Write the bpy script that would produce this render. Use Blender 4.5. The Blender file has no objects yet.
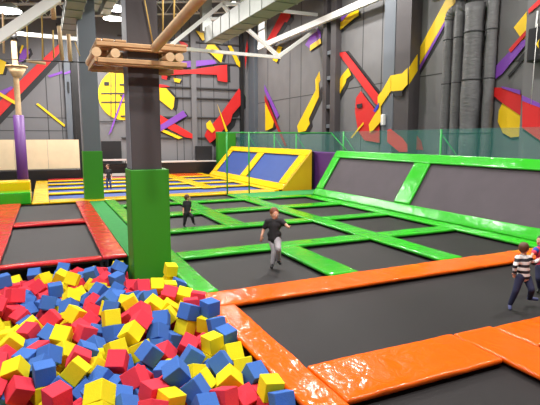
import bpy, bmesh, math, random
from mathutils import Vector, Matrix, noise
random.seed(7)
C = bpy.context.scene.collection
F, PITCH, ROLL, YAW, H = 484.1, 0.13195, 0.0007, 0.43263, 3.0
PI = math.pi

# ------------------------------------------------------------ camera
cy, sy = math.cos(YAW), math.sin(YAW)
FW = Vector((sy*math.cos(PITCH), cy*math.cos(PITCH), -math.sin(PITCH)))
RT = Vector((cy, -sy, 0)); UP = RT.cross(FW)
CAM = Vector((0, 0, H))
camd = bpy.data.cameras.new('camera'); cam = bpy.data.objects.new('camera', camd); C.objects.link(cam)
camd.sensor_width = 36; camd.lens = F/540*36; camd.clip_end = 300
M = Matrix((RT, UP, -FW)).transposed().to_4x4(); M.translation = CAM
cam.matrix_world = M @ Matrix.Rotation(-ROLL, 4, 'Z')
bpy.context.scene.camera = cam

def ray(px, py): return RT*((px-270)/F) - UP*((py-202.5)/F) + FW
def onX(px, py, X): d = ray(px, py); return CAM + d*(X/d.x)
def onY(px, py, Y): d = ray(px, py); return CAM + d*(Y/d.y)
def onZ(px, py, Z): d = ray(px, py); return CAM + d*((Z-H)/d.z)
def onP(px, py, P, N): d = ray(px, py); return CAM + d*((P-CAM).dot(N)/d.dot(N))
def atD(px, py, D): return CAM + ray(px, py)*D

# ------------------------------------------------------------ materials
def srgb(r, g, b):
    f = lambda c: (c/255/12.92 if c/255 <= .04045 else ((c/255+.055)/1.055)**2.4)
    return (f(r), f(g), f(b), 1)
MATS = {}
def mat(name, col, rough=.6, metal=0, bump=0, bscale=8, var=0, vscale=3, coat=0, stretch=None, emit=None, spec=.5, alpha=None, sheen=0, det=4, crease=0):
    m = bpy.data.materials.new(name); m.use_nodes = True; MATS[name] = m
    nt = m.node_tree; b = nt.nodes['Principled BSDF']
    b.inputs['Base Color'].default_value = col; b.inputs['Roughness'].default_value = rough
    b.inputs['Metallic'].default_value = metal; b.inputs['Coat Weight'].default_value = coat
    b.inputs['Specular IOR Level'].default_value = spec
    if sheen: b.inputs['Sheen Weight'].default_value = sheen
    if alpha is not None: b.inputs['Alpha'].default_value = alpha
    if emit: b.inputs['Emission Color'].default_value = col; b.inputs['Emission Strength'].default_value = emit
    if bump or var or crease:
        tc = nt.nodes.new('ShaderNodeTexCoord'); mp = nt.nodes.new('ShaderNodeMapping')
        nt.links.new(tc.outputs['Object'], mp.inputs[0])
        if stretch: mp.inputs['Scale'].default_value = stretch
    if var:
        n = nt.nodes.new('ShaderNodeTexNoise'); n.inputs['Scale'].default_value = vscale; n.inputs['Detail'].default_value = 5
        nt.links.new(mp.outputs[0], n.inputs['Vector'])
        r = nt.nodes.new('ShaderNodeMapRange'); r.inputs[1].default_value = .3; r.inputs[2].default_value = .7
        r.inputs[3].default_value = 1-var; r.inputs[4].default_value = 1+var
        nt.links.new(n.outputs[0], r.inputs[0])
        mx = nt.nodes.new('ShaderNodeVectorMath'); mx.operation = 'SCALE'; mx.inputs[0].default_value = col[:3]
        nt.links.new(r.outputs[0], mx.inputs['Scale']); nt.links.new(mx.outputs[0], b.inputs['Base Color'])
    if crease:            # taut vinyl: sharp creases over soft swells
        n = nt.nodes.new('ShaderNodeTexNoise'); n.inputs['Scale'].default_value = 3.0; n.inputs['Detail'].default_value = 3; n.inputs['Distortion'].default_value = .7
        nt.links.new(mp.outputs[0], n.inputs['Vector'])
        a = nt.nodes.new('ShaderNodeMath'); a.operation = 'SUBTRACT'; a.inputs[1].default_value = .5; nt.links.new(n.outputs[0], a.inputs[0])
        c = nt.nodes.new('ShaderNodeMath'); c.operation = 'ABSOLUTE'; nt.links.new(a.outputs[0], c.inputs[0])
        d = nt.nodes.new('ShaderNodeMath'); d.operation = 'POWER'; d.inputs[1].default_value = .8; nt.links.new(c.outputs[0], d.inputs[0])
        bp = nt.nodes.new('ShaderNodeBump'); bp.inputs['Strength'].default_value = .3; bp.inputs['Distance'].default_value = .06
        nt.links.new(d.outputs[0], bp.inputs['Height']); nt.links.new(bp.outputs[0], b.inputs['Normal'])
    if bump:
        n = nt.nodes.new('ShaderNodeTexNoise'); n.inputs['Scale'].default_value = bscale; n.inputs['Detail'].default_value = det
        nt.links.new(mp.outputs[0], n.inputs['Vector'])
        bp = nt.nodes.new('ShaderNodeBump'); bp.inputs['Strength'].default_value = bump; bp.inputs['Distance'].default_value = .05
        nt.links.new(n.outputs[0], bp.inputs['Height']); nt.links.new(bp.outputs[0], b.inputs['Normal'])
    return m
V = dict(rough=.15, crease=1, spec=.5)
mat('orange_vinyl', srgb(238,97,2), **V)
mat('green_vinyl', srgb(50,176,36), **V)
mat('green_pad', srgb(50,138,26), rough=.5, bump=.08, bscale=2)
mat('green_carpet', srgb(38,140,62), rough=.85, var=.1, vscale=6)
mat('red_vinyl', srgb(212,40,48), **V)
mat('yellow_vinyl', srgb(236,190,8), **V)
mat('yellow_pad', srgb(214,170,10), rough=.5)
mat('purple_vinyl', srgb(90,44,116), rough=.5)
mat('black_vinyl', srgb(26,24,26), rough=.35, bump=.2, bscale=2)
mat('black_mat', srgb(32,29,30), rough=.6, bump=.12, bscale=60, var=.12, vscale=1.2, spec=.35)
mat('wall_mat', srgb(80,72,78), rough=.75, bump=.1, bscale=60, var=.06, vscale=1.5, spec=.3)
mat('blue_mat', srgb(42,72,138), rough=.6, var=.05, vscale=2)
mat('foam_red', srgb(226,60,78), rough=.92, bump=.15, bscale=60, spec=.2)
mat('foam_blue', srgb(68,112,188), rough=.92, bump=.15, bscale=60, spec=.2)
mat('foam_yellow', srgb(236,218,34), rough=.92, bump=.15, bscale=60, spec=.2)
mat('steel_dark', srgb(40,40,44), rough=.45, metal=.3)
mat('steel_white', srgb(240,240,236), rough=.45)
mat('steel_green', srgb(34,150,60), rough=.4)
mat('galvanised', srgb(150,153,148), rough=.5, metal=.25, var=.06, vscale=2)
mat('column_dark', srgb(74,69,71), rough=.6, var=.04, vscale=2, bump=.05)
mat('column_grey', srgb(98,104,112), rough=.5)
mat('column_side', srgb(120,124,134), rough=.55)
mat('wall_grey', srgb(112,111,112), rough=.75, var=.07, vscale=.9, bump=.1, bscale=3)
mat('wall_grey_back', srgb(114,113,116), rough=.7, var=.03, vscale=1)
mat('groove', srgb(62,62,64), rough=.8)
mat('duct_wrap', srgb(102,102,103), rough=.5, bump=.55, bscale=4, var=.08, vscale=3, stretch=(1,1,3))
mat('wood', srgb(192,152,108), rough=.6, var=.15, vscale=4, stretch=(1,6,6), bump=.1)
mat('log_wood', srgb(212,180,138), rough=.6, var=.1, vscale=5)
mat('plywood', srgb(226,204,168), rough=.6, var=.05, vscale=1.5)
mat('rope', srgb(200,165,90), rough=.8)
mat('ceiling', srgb(128,122,120), rough=.8, var=.1, vscale=1)
mat('floor', srgb(60,60,62), rough=.8, var=.1, vscale=1)
mat('stage_top', srgb(205,198,192), rough=.5)
mat('black_paint', srgb(24,23,25), rough=.5)
mat('p_red', srgb(214,36,36), rough=.5); mat('p_yellow', srgb(246,204,16), rough=.5)
mat('p_purple', srgb(130,72,178), rough=.5); mat('p_blue', srgb(50,60,190), rough=.5); mat('p_black', srgb(32,32,36), rough=.55)
mat('p_dred', srgb(176,28,34), rough=.5)
mat('lamp_glow', (1,.97,.93,1), emit=14)
mat('window_glow', (.93,.97,1,1), emit=.9)
mat('net', srgb(60,140,130), rough=.6, alpha=.21)
mat('skin', srgb(216,160,132), rough=.5); mat('hair_brown', srgb(92,58,38), rough=.6); mat('hair_red', srgb(122,62,34), rough=.6)
mat('hair_dark', srgb(58,42,34), rough=.6)
mat('cloth_black', srgb(36,34,38), rough=.8); mat('cloth_grey', srgb(176,172,178), rough=.8, bump=.3, bscale=20)
mat('cloth_navy', srgb(32,36,66), rough=.85); mat('cloth_blue', srgb(50,80,170), rough=.8); mat('cloth_pink', srgb(222,66,92), rough=.8)
mat('cloth_denim', srgb(60,72,110), rough=.8); mat('sock', srgb(84,90,134), rough=.8); mat('shoe', srgb(30,30,34), rough=.5)
mat('eye_white', srgb(235,235,235), rough=.3); mat('lip', srgb(180,95,85), rough=.5)
# striped shirt: black and white bands round the body
m = mat('cloth_stripes', srgb(235,230,226), rough=.8); nt = m.node_tree; b = nt.nodes['Principled BSDF']
tc = nt.nodes.new('ShaderNodeTexCoord'); sx = nt.nodes.new('ShaderNodeSeparateXYZ'); nt.links.new(tc.outputs['Object'], sx.inputs[0])
mm = nt.nodes.new('ShaderNodeMath'); mm.operation = 'MULTIPLY'; mm.inputs[1].default_value = 9.2; nt.links.new(sx.outputs[2], mm.inputs[0])
ad = nt.nodes.new('ShaderNodeMath'); ad.operation = 'ADD'; ad.inputs[1].default_value = .25; nt.links.new(mm.outputs[0], ad.inputs[0])
fr = nt.nodes.new('ShaderNodeMath'); fr.operation = 'FRACT'; nt.links.new(ad.outputs[0], fr.inputs[0])
gt = nt.nodes.new('ShaderNodeMath'); gt.operation = 'GREATER_THAN'; gt.inputs[1].default_value = .5; nt.links.new(fr.outputs[0], gt.inputs[0])
mx = nt.nodes.new('ShaderNodeMix'); mx.data_type = 'RGBA'; mx.inputs[6].default_value = srgb(232,228,226); mx.inputs[7].default_value = srgb(34,32,40)
nt.links.new(gt.outputs[0], mx.inputs[0]); nt.links.new(mx.outputs[2], b.inputs['Base Color'])

# ------------------------------------------------------------ mesh helpers
class MB:
    def __init__(s): s.bm = bmesh.new()
    def box(s, a, b, mtx=None):
        vs = [s.bm.verts.new((x, y, z)) for x in (a[0], b[0]) for y in (a[1], b[1]) for z in (a[2], b[2])]
        if mtx:
            for v in vs: v.co = mtx @ v.co
        for f in ((0,1,3,2), (4,6,7,5), (0,4,5,1), (2,3,7,6), (0,2,6,4), (1,5,7,3)): s.bm.faces.new([vs[i] for i in f])
        return s
    def tube(s, p, q, r, r2=None, n=10, smooth=True):
        p, q = Vector(p), Vector(q); r2 = r if r2 is None else r2
        d = (q-p).normalized(); a = d.orthogonal().normalized(); b = d.cross(a)
        R1 = [s.bm.verts.new(p+(a*math.cos(2*PI*i/n)+b*math.sin(2*PI*i/n))*r) for i in range(n)]
        R2 = [s.bm.verts.new(q+(a*math.cos(2*PI*i/n)+b*math.sin(2*PI*i/n))*r2) for i in range(n)]
        for i in range(n):
            f = s.bm.faces.new((R1[i], R1[(i+1)%n], R2[(i+1)%n], R2[i])); f.smooth = smooth
        s.bm.faces.new(R1[::-1]); s.bm.faces.new(R2); return s
    def bar(s, p, q, w, h):                          # rectangular bar
        p, q = Vector(p), Vector(q); d = (q-p).normalized()
        a = d.cross(Vector((0,0,1)))
        a = a.normalized() if a.length > 1e-4 else Vector((1,0,0)); b = a.cross(d).normalized()
        v = [s.bm.verts.new(o+a*sx*w/2+b*sz*h/2) for o in (p, q) for sx, sz in ((-1,-1),(1,-1),(1,1),(-1,1))]
        for f in ((0,1,2,3), (7,6,5,4), (0,4,5,1), (1,5,6,2), (2,6,7,3), (3,7,4,0)): s.bm.faces.new([v[i] for i in f])
        return s
    def prism(s, pts, off):                          # polygon with thickness
        off = Vector(off); A = [s.bm.verts.new(p) for p in pts]; B = [s.bm.verts.new(Vector(p)+off) for p in pts]
        n = len(A); s.bm.faces.new(A); s.bm.faces.new(B[::-1])
        for i in range(n): s.bm.faces.new((A[i], B[i], B[(i+1)%n], A[(i+1)%n]))
        return s
    def build(s, name, m, parent=None, bevel=0, seg=2, origin=None):
        bmesh.ops.recalc_face_normals(s.bm, faces=s.bm.faces)
        if bevel:
            bmesh.ops.bevel(s.bm, geom=list(s.bm.edges), offset=bevel, segments=seg, affect='EDGES', profile=.5)
        if origin is not None:
            for v in s.bm.verts: v.co -= Vector(origin)
        me = bpy.data.meshes.new(name); s.bm.to_mesh(me); s.bm.free()
        me.materials.append(MATS[m]); o = bpy.data.objects.new(name, me); C.objects.link(o)
        if origin is not None: o.location = origin
        if parent: o.parent = parent
        return o
def tag(o, label, cat, group=None, kind=None):
    if label: o['label'] = label
    if cat: o['category'] = cat
    if group: o['group'] = group
    if kind: o['kind'] = kind
    return o
def thing(name, label, cat, group=None, loc=(0,0,0)):
    o = bpy.data.objects.new(name, None); C.objects.link(o); o.location = loc; o.empty_display_size = .2
    return tag(o, label, cat, group)
def struct(name, mb, m, **k):
    o = mb.build(name, m, **k); o['kind'] = 'structure'; return o

PT = .085
def pad_mesh(name, m, p, q, w, nrm=(0,0,1), th=PT, parent=None, amp=.011):
    """soft vinyl pad from p to q (centre line of its top face), width w, thickness th below nrm."""
    p, q, N = Vector(p), Vector(q), Vector(nrm).normalized()
    L = (q-p).length; d = (q-p)/L; a = N.cross(d).normalized()
    r = th*.42; prof = []
    hw = w/2
    k = max(4, int(w/.11))
    for i in range(k+1):
        t = -1+2*i/k; prof.append((t*(hw-r), 0))
    for j in range(1, 5): an = PI/2*j/4; prof.append((hw-r+r*math.sin(an), -r+r*math.cos(an)))
    prof.append((hw, -th+r))
    for j in range(1, 3): an = PI/2*j/2; prof.append((hw-r+r*math.cos(an), -th+r-r*math.sin(an)))
    prof.append((-(hw-r), -th))
    for j in range(1, 3): an = PI/2*j/2; prof.append((-(hw-r)-r*math.sin(an), -th+r-r*math.cos(an)))
    prof.append((-hw, -r))
    for j in range(1, 4): an = PI/2*j/4; prof.append((-(hw-r)-r*math.cos(an), -r+r*math.sin(an)))
    n = max(6, int(L/(.06 if 'orange' in m else .13))); bm = bmesh.new(); rings = []
    sd = random.random()*50
    st = [0, r*.12, r*.5] + [r+(L-2*r)*i/n for i in range(n+1)] + [L-r*.5, L-r*.12, L]
    ins = [r, r*.45, r*.12] + [0]*(n+1) + [r*.12, r*.45, r]
    for t, e in zip(st, ins):
        ring = []
        for (u, z) in prof:
            uu = u*(hw-e)/hw; zz = -th/2+(z+th/2)*(th/2-e)/(th/2)
            c = p+d*t+a*uu+N*zz
            if z > -th*.6 and e == 0:
                v = noise.noise(Vector((t*2.2+sd, u*1.1, 0)))*amp + noise.noise(Vector((t*7+sd, u*3, 5)))*amp*.6
                if 'orange' in m: v += max(0, noise.noise(Vector((t*4.5+u*1.2+sd, u*.5, 9)))-.12)*amp*1.3
                c += N*v
                if abs(u) > hw-r*1.1: c += a*noise.noise(Vector((t*1.3+sd, 3, u)))*amp*1.3
            ring.append(bm.verts.new(c))
        rings.append(ring)
    for r0, r1 in zip(rings, rings[1:]):
        for i in range(len(prof)): bm.faces.new((r0[i], r0[(i+1)%len(prof)], r1[(i+1)%len(prof)], r1[i]))
    bm.faces.new(rings[0][::-1]); bm.faces.new(rings[-1])
    bmesh.ops.recalc_face_normals(bm, faces=bm.faces)
    for f in bm.faces: f.smooth = True
    me = bpy.data.meshes.new(name); bm.to_mesh(me); bm.free(); me.materials.append(MATS[m])
    o = bpy.data.objects.new(name, me); C.objects.link(o)
    if parent: o.parent = parent
    return o
G = .006
def pad(x0, x1, y0, y1, m, label, group, z=0, along=None):
    """flat floor pad filling a rectangle; runs along its longer side."""
    if along is None: along = 'y' if (y1-y0) > (x1-x0) else 'x'
    x0 += G; x1 -= G; y0 += G; y1 -= G
    if along == 'y': o = pad_mesh('safety_pad', m, ((x0+x1)/2, y0, z), ((x0+x1)/2, y1, z), x1-x0)
    else: o = pad_mesh('safety_pad', m, (x0, (y0+y1)/2, z), (x1, (y0+y1)/2, z), y1-y0)
    return tag(o, label, 'pad', group)

FL = -1.0
def tramp(x0, x1, y0, y1, m, label, group):
    cx, cy_ = (x0+x1)/2, (y0+y1)/2
    t = thing('trampoline', label, 'trampoline', group, (cx, cy_, FL))
    hx, hy, e = (x1-x0)/2, (y1-y0)/2, .10
    MB().box((-hx-e, -hy-e, -.145-FL), (hx+e, hy+e, -.13-FL)).build('jump_mat', m, t)
    f = MB(); zt, zb = -PT-.004-FL, -.15-FL; a, b_ = e+.012, e+.062
    f.box((-hx-b_, -hy-b_, zb), (-hx-a, hy+b_, zt)); f.box((hx+a, -hy-b_, zb), (hx+b_, hy+b_, zt))
    f.box((-hx-a, -hy-b_, zb), (hx+a, -hy-a, zt)); f.box((-hx-a, hy+a, zb), (hx+a, hy+b_, zt))
    for sx in (-1, 1):
        for sy_ in (-1, 1):
            X = sx*(hx+(a+b_)/2); Y = sy_*(hy+(a+b_)/2); f.box((X-.025, Y-.025, 0), (X+.025, Y+.025, zb))
    f.build('frame', 'steel_dark', t)
    return t
FOAM = """Y1.459,12.088,-0.149,1.45,-0.70,-1.47
B1.407,11.638,-0.036,0.56,2.43,-1.61
R0.536,11.855,-0.163,0.64,-0.54,-2.83
B1.416,11.264,-0.015,-0.89,2.21,-1.36
B0.214,11.497,0.076,1.35,0.54,-1.88
B0.602,11.045,-0.050,1.15,0.15,2.62
R0.408,11.239,-0.071,-0.10,0.65,1.09
B0.748,10.795,0.102,1.31,-0.18,1.29
B0.118,11.303,-0.063,-0.41,-0.93,-1.39
B-0.938,11.215,0.061,0.00,-1.46,-2.84
Y2.357,10.315,0.138,-2.36,-1.35,-0.77
B-0.362,11.476,0.029,-0.45,0.06,3.01
Y-0.180,11.165,-0.002,-0.04,-1.03,2.15
Y0.162,10.984,0.059,1.38,-2.65,-0.39
R0.468,10.758,-0.117,-1.85,0.31,2.13
Y0.734,10.518,-0.082,0.72,0.18,1.71
R1.038,10.598,-0.003,1.74,-0.45,0.31
R-0.900,10.892,-0.193,1.05,-0.72,1.03
B1.213,10.231,0.080,-0.21,-0.07,2.05
B2.332,9.583,-0.009,-0.07,2.05,-0.07
R0.418,10.425,-0.156,-0.10,-0.37,-1.52
R0.845,10.243,-0.007,2.28,0.33,2.08
B0.780,9.265,0.164,-2.34,-0.07,2.08
R2.323,5.040,-0.286,1.66,0.13,0.23
R-0.558,10.637,-0.124,-0.83,-1.36,-1.84
R-0.287,10.793,-0.053,-1.02,0.58,-3.02
Y0.464,10.124,-0.123,-1.98,-0.63,1.99
R1.525,9.639,0.021,0.81,0.74,-0.38
R-0.814,10.444,-0.069,-0.92,0.42,0.17
B1.150,9.685,0.012,-0.45,-0.52,-1.96
Y0.124,10.298,-0.056,-0.29,-1.06,-2.93
Y1.854,9.382,0.094,0.75,0.10,-0.06
B-0.485,10.352,-0.130,-0.21,1.03,0.12
Y2.103,9.334,0.038,-3.00,-0.07,1.46
Y0.773,9.662,0.087,0.64,1.97,1.28
R1.579,9.396,0.109,1.72,0.60,1.77
R2.345,5.316,-0.270,-2.92,0.03,0.21
R0.917,11.383,-0.079,-0.46,0.55,-1.30
B0.993,9.408,-0.014,0.47,2.37,-0.35
R2.033,9.044,-0.053,2.24,-0.40,-0.50
B-0.115,9.419,0.026,0.36,2.83,-1.45
B1.342,8.955,0.052,-0.32,-0.14,-0.16
B-0.491,9.743,-0.018,-0.61,-2.63,-0.02
R1.319,9.533,-0.125,-2.72,-0.66,0.76
Y0.363,10.513,0.122,-0.35,-0.38,-1.81
Y0.280,9.276,0.112,-0.85,2.37,-0.87
Y0.154,9.345,-0.174,-1.29,-2.93,0.49
B1.057,9.035,0.061,0.33,1.35,1.44
R-0.625,9.427,0.232,-1.28,-2.89,0.42
R0.639,9.005,0.036,-2.50,0.66,0.12
R2.314,8.086,0.168,1.41,-0.13,-1.97
R0.182,5.960,-0.337,0.45,-1.90,1.66
R-0.858,9.851,-0.037,1.15,0.70,-2.69
Y2.117,8.289,0.182,0.60,1.10,1.74
B0.859,8.837,0.113,0.32,0.85,-0.23
B1.455,8.677,0.081,-2.00,-0.61,0.44
R1.856,8.294,0.238,2.04,0.98,1.59
Y0.066,7.663,0.037,-1.86,0.70,-2.14
R2.115,7.805,0.164,-1.54,-0.14,-1.81
B1.916,6.228,-0.293,2.47,-0.10,1.41
Y0.838,8.511,0.060,1.11,2.06,0.89
B1.531,8.432,0.176,0.55,3.13,0.19
R-0.883,9.028,0.205,-1.11,-0.72,1.10
Y-0.212,6.615,-0.265,-1.95,-1.53,-0.88
B-0.614,6.607,-0.327,-1.77,-2.57,0.01
Y1.131,8.535,0.101,-0.37,0.77,-1.97
B0.229,9.028,0.007,-2.13,-0.70,1.39
R0.564,8.707,-0.018,-2.07,-0.45,-1.39
B0.835,6.839,-0.231,1.71,1.06,-1.21
Y1.780,8.036,0.084,-1.67,2.24,-0.29
B2.337,7.452,0.212,-1.77,-1.52,-1.03
B-0.413,8.749,-0.115,-0.35,-0.04,2.17
Y1.178,8.233,0.200,3.05,-0.45,-0.08
Y0.175,8.850,-0.164,0.79,0.41,2.57
Y1.521,8.074,0.169,1.14,2.39,-0.71
Y1.707,7.766,0.051,-0.68,0.13,1.18
B1.159,6.759,-0.288,-2.00,-0.29,-0.02
R0.514,8.314,-0.043,2.42,-0.59,0.56
B0.866,8.252,0.154,-0.45,2.01,0.81
B1.991,7.509,0.175,0.04,-1.96,-2.67
B1.421,7.057,-0.171,1.16,-0.91,1.06
Y0.295,8.504,0.051,0.50,-0.34,2.30
R1.113,7.950,0.042,1.41,0.61,2.58
R-0.058,8.538,0.013,0.45,-2.41,-0.64
Y-0.118,7.002,-0.298,-3.14,-0.64,0.33
Y-0.348,8.456,-0.041,0.57,0.06,-1.31
Y-0.883,8.349,0.045,-0.26,-0.43,1.58
B0.821,7.619,-0.035,0.69,-1.98,-1.59
R1.234,7.572,-0.034,0.41,0.37,-0.56
R0.336,8.062,-0.067,-0.53,3.02,0.90
R1.276,7.803,0.170,-0.77,0.61,2.58
Y-0.157,7.421,-0.352,1.80,-0.52,-1.06
B1.543,7.514,0.099,-0.12,0.74,1.11
R0.401,7.659,0.012,1.51,0.44,0.32
R2.202,7.527,-0.286,-1.28,-1.55,-1.19
B2.329,7.076,0.041,-1.34,1.23,-1.34
R-0.378,8.126,-0.011,-1.69,1.17,0.69
B1.013,7.423,-0.065,-0.39,2.82,-0.86
B2.341,6.673,0.018,-1.64,-0.19,1.91
Y0.806,7.795,0.161,0.16,-1.16,1.55
Y2.103,6.604,-0.024,-1.50,0.01,-1.25
B-0.364,7.861,-0.184,-0.39,1.94,-2.32
B-0.098,8.003,-0.057,-0.48,2.56,0.68
Y-0.612,7.784,-0.008,-2.39,0.08,-1.65
Y0.111,7.850,-0.130,0.71,0.32,-0.49
R2.070,6.924,-0.167,-1.39,2.75,0.27
Y0.587,7.155,-0.222,0.61,0.21,0.35
B1.433,7.279,-0.005,0.93,-0.41,-0.77
B1.735,6.396,-0.091,0.18,2.22,0.05
Y1.019,7.158,0.107,-0.50,2.63,-0.92
Y0.085,7.415,-0.135,2.36,-0.65,1.58
Y2.323,6.329,-0.110,0.02,2.23,1.57
B2.058,6.092,-0.104,0.60,-2.41,-1.03
R-0.241,7.564,-0.111,1.72,-0.20,-0.89
B0.514,7.372,-0.111,0.82,0.60,-1.35
R1.179,7.333,0.192,-0.54,0.63,2.14
B1.157,6.520,0.028,-1.72,-2.39,0.35
Y2.336,5.919,-0.140,-1.17,1.11,-1.57
R0.980,6.251,-0.160,-0.91,-2.60,-0.60
B0.360,7.062,-0.032,-1.46,0.54,0.19
B-0.113,7.248,-0.068,-1.03,-0.60,-2.59
Y0.475,6.711,-0.144,-2.35,-0.39,-1.17
R0.256,6.787,0.012,1.55,2.13,-0.13
R0.730,6.525,-0.002,1.61,0.83,1.21
B2.335,5.536,-0.083,0.17,2.11,-1.19
B-0.422,7.345,-0.114,-0.09,-3.07,-0.57
B1.285,6.002,-0.049,2.68,-1.75,-0.17
Y-0.839,8.950,-0.190,1.70,0.38,2.03
R1.185,5.743,-0.087,-1.65,-0.65,-0.64
B0.514,6.394,-0.155,0.13,-2.21,0.41
B0.679,6.170,-0.208,-0.22,-0.49,0.52
R0.882,5.987,-0.037,-0.93,-2.77,0.83
Y1.862,5.742,-0.260,-1.07,-2.96,0.35
Y-0.695,9.218,-0.268,1.35,-0.12,-2.39
Y0.208,6.465,-0.002,0.69,0.18,1.21
R2.076,5.282,-0.224,1.72,-0.93,-1.40
Y1.986,5.535,-0.075,1.79,0.80,-0.14
Y-0.512,6.771,0.011,2.01,-0.37,-0.32
R-0.034,5.856,0.002,-0.07,-0.10,2.08
B0.637,5.669,-0.093,-2.74,0.37,-0.07
R1.006,5.506,-0.015,-3.06,0.21,0.42
Y1.633,5.602,-0.063,0.27,2.48,-0.48
Y0.401,5.413,0.155,-0.56,-0.67,1.33
B0.652,5.334,-0.041,-0.62,0.56,-1.56
R1.821,9.272,-0.193,0.56,-1.40,0.85
B1.309,5.588,0.144,-1.81,2.52,-0.27
B-0.211,9.797,-0.168,0.81,1.73,0.52
R1.800,5.218,-0.122,0.28,-0.21,-2.63
B0.050,9.666,-0.165,1.39,-0.05,2.50
B1.488,5.393,-0.023,0.88,0.18,0.92
R0.252,5.527,-0.082,0.08,-2.45,2.17
Y0.358,5.220,0.001,1.11,-0.68,1.33
R0.921,5.127,-0.033,0.53,0.45,2.10
R-0.176,10.095,-0.153,-1.53,0.27,0.10
R-0.101,10.377,-0.167,-0.10,2.67,-0.23
Y2.329,10.401,-0.138,-2.84,-1.01,-0.26
R-0.586,10.966,-0.210,0.62,2.83,-1.25
R-0.201,10.712,-0.289,-0.14,2.37,-0.92
R-0.088,11.045,-0.202,-1.83,0.48,1.62
Y0.291,10.975,-0.212,-2.77,1.13,-0.13
R-0.738,11.250,-0.176,1.87,-1.71,-0.32
R-0.429,11.258,-0.170,-1.34,-0.39,-0.14
Y0.718,11.152,-0.308,-2.15,0.34,-1.68
R1.342,11.036,-0.221,2.08,-1.10,-1.29
R-0.573,11.573,-0.264,0.46,0.84,2.40
R1.042,11.793,-0.153,-2.36,-1.33,0.87
R1.452,11.424,-0.252,-1.76,-0.74,-1.29
Y-0.762,11.903,-0.206,-0.64,0.21,3.11
Y-0.067,12.545,-0.386,1.08,-0.29,-1.30
B1.293,12.590,-0.395,1.55,3.00,-0.02
B1.315,11.799,-0.236,-1.53,-0.71,-1.61
B2.359,4.776,-0.075,0.42,-0.02,3.07
Y2.349,5.070,-0.035,-1.88,1.73,-0.38
Y1.163,5.296,-0.051,-1.50,0.22,0.36
B1.525,5.098,-0.113,-0.20,2.59,1.59
R1.351,5.528,-0.196,-1.41,2.48,-0.51
Y1.657,6.055,-0.177,-1.12,0.44,2.16
B-0.015,6.339,-0.147,2.62,0.72,-0.40
B0.404,5.992,-0.133,-2.40,0.95,1.25
B0.963,5.862,-0.242,-1.56,0.84,-1.20
B1.038,6.510,-0.231,0.58,-2.39,-0.76
Y1.366,6.314,-0.185,0.54,-0.40,-1.50
R-0.779,6.585,-0.104,2.06,-0.90,-0.67
R-0.462,6.516,-0.143,-2.15,2.18,-0.35
B-0.174,6.614,-0.015,0.04,0.02,0.17
B0.263,6.303,-0.245,0.94,-0.82,2.58
Y0.769,6.978,-0.030,1.56,-1.06,1.93
Y1.115,6.936,-0.099,-1.15,-2.08,-1.02
R1.395,6.660,-0.087,-0.71,-0.93,-3.04
Y1.941,6.521,-0.267,-0.93,0.24,1.58
R-0.328,6.641,-0.511,1.57,0.04,-0.91
R-0.790,6.855,-0.044,0.03,-0.40,1.42
B-0.227,6.921,-0.083,-1.07,-0.41,-0.61
R1.194,7.351,-0.280,-2.18,0.59,1.88
B1.629,7.345,-0.184,1.80,-1.13,0.24
R1.763,6.731,-0.058,-2.42,-0.94,-1.31
Y-0.137,6.327,-0.396,2.96,-0.70,0.32
R-0.752,7.129,-0.018,-0.16,-1.04,-1.55
R-0.695,7.495,-0.093,2.12,-0.54,-0.80
Y0.019,7.673,-0.410,-0.80,0.05,-2.66
B0.580,7.832,-0.099,0.33,0.44,0.32
Y1.933,7.505,-0.073,0.39,-0.04,2.13
Y2.265,7.405,-0.039,-0.01,-3.09,-0.83
Y0.090,7.383,-0.525,-0.30,2.73,-1.46
Y-0.706,8.059,-0.028,1.18,-1.46,1.96
B0.800,8.327,-0.135,-0.41,0.27,-0.12
R1.165,8.374,-0.143,0.77,0.28,2.45
R1.167,6.383,-0.405,-2.48,0.75,-0.76
R1.930,7.850,-0.138,0.90,-0.34,1.18
R0.157,8.499,-0.219,0.14,-2.84,1.27
Y2.029,8.095,-0.030,-0.23,-0.62,2.95
Y-0.815,8.618,-0.179,1.44,0.05,-1.50
Y-0.573,8.365,-0.140,-0.64,-2.23,0.97
B0.395,9.096,-0.175,-0.20,0.72,0.61
B0.809,8.996,-0.195,0.94,-0.31,-1.50
R-0.652,9.198,-0.010,2.26,-1.40,-0.06
R-0.533,8.966,-0.035,2.04,0.04,-0.97
Y0.448,9.539,-0.065,0.34,-1.00,1.63
B0.530,9.285,-0.021,-0.86,-0.73,3.06
R-0.813,9.480,-0.013,-0.08,1.21,2.76
B-0.461,9.368,-0.071,-0.10,0.72,-0.93
R-0.196,9.444,-0.283,2.92,0.89,0.37
B0.032,10.014,0.080,-0.89,-1.51,-2.15
B0.236,6.602,-0.312,-0.82,-0.84,-1.05
R1.444,9.910,-0.014,-1.04,-3.04,0.03
R-0.332,10.987,-0.402,2.01,0.15,0.35"""
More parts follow.
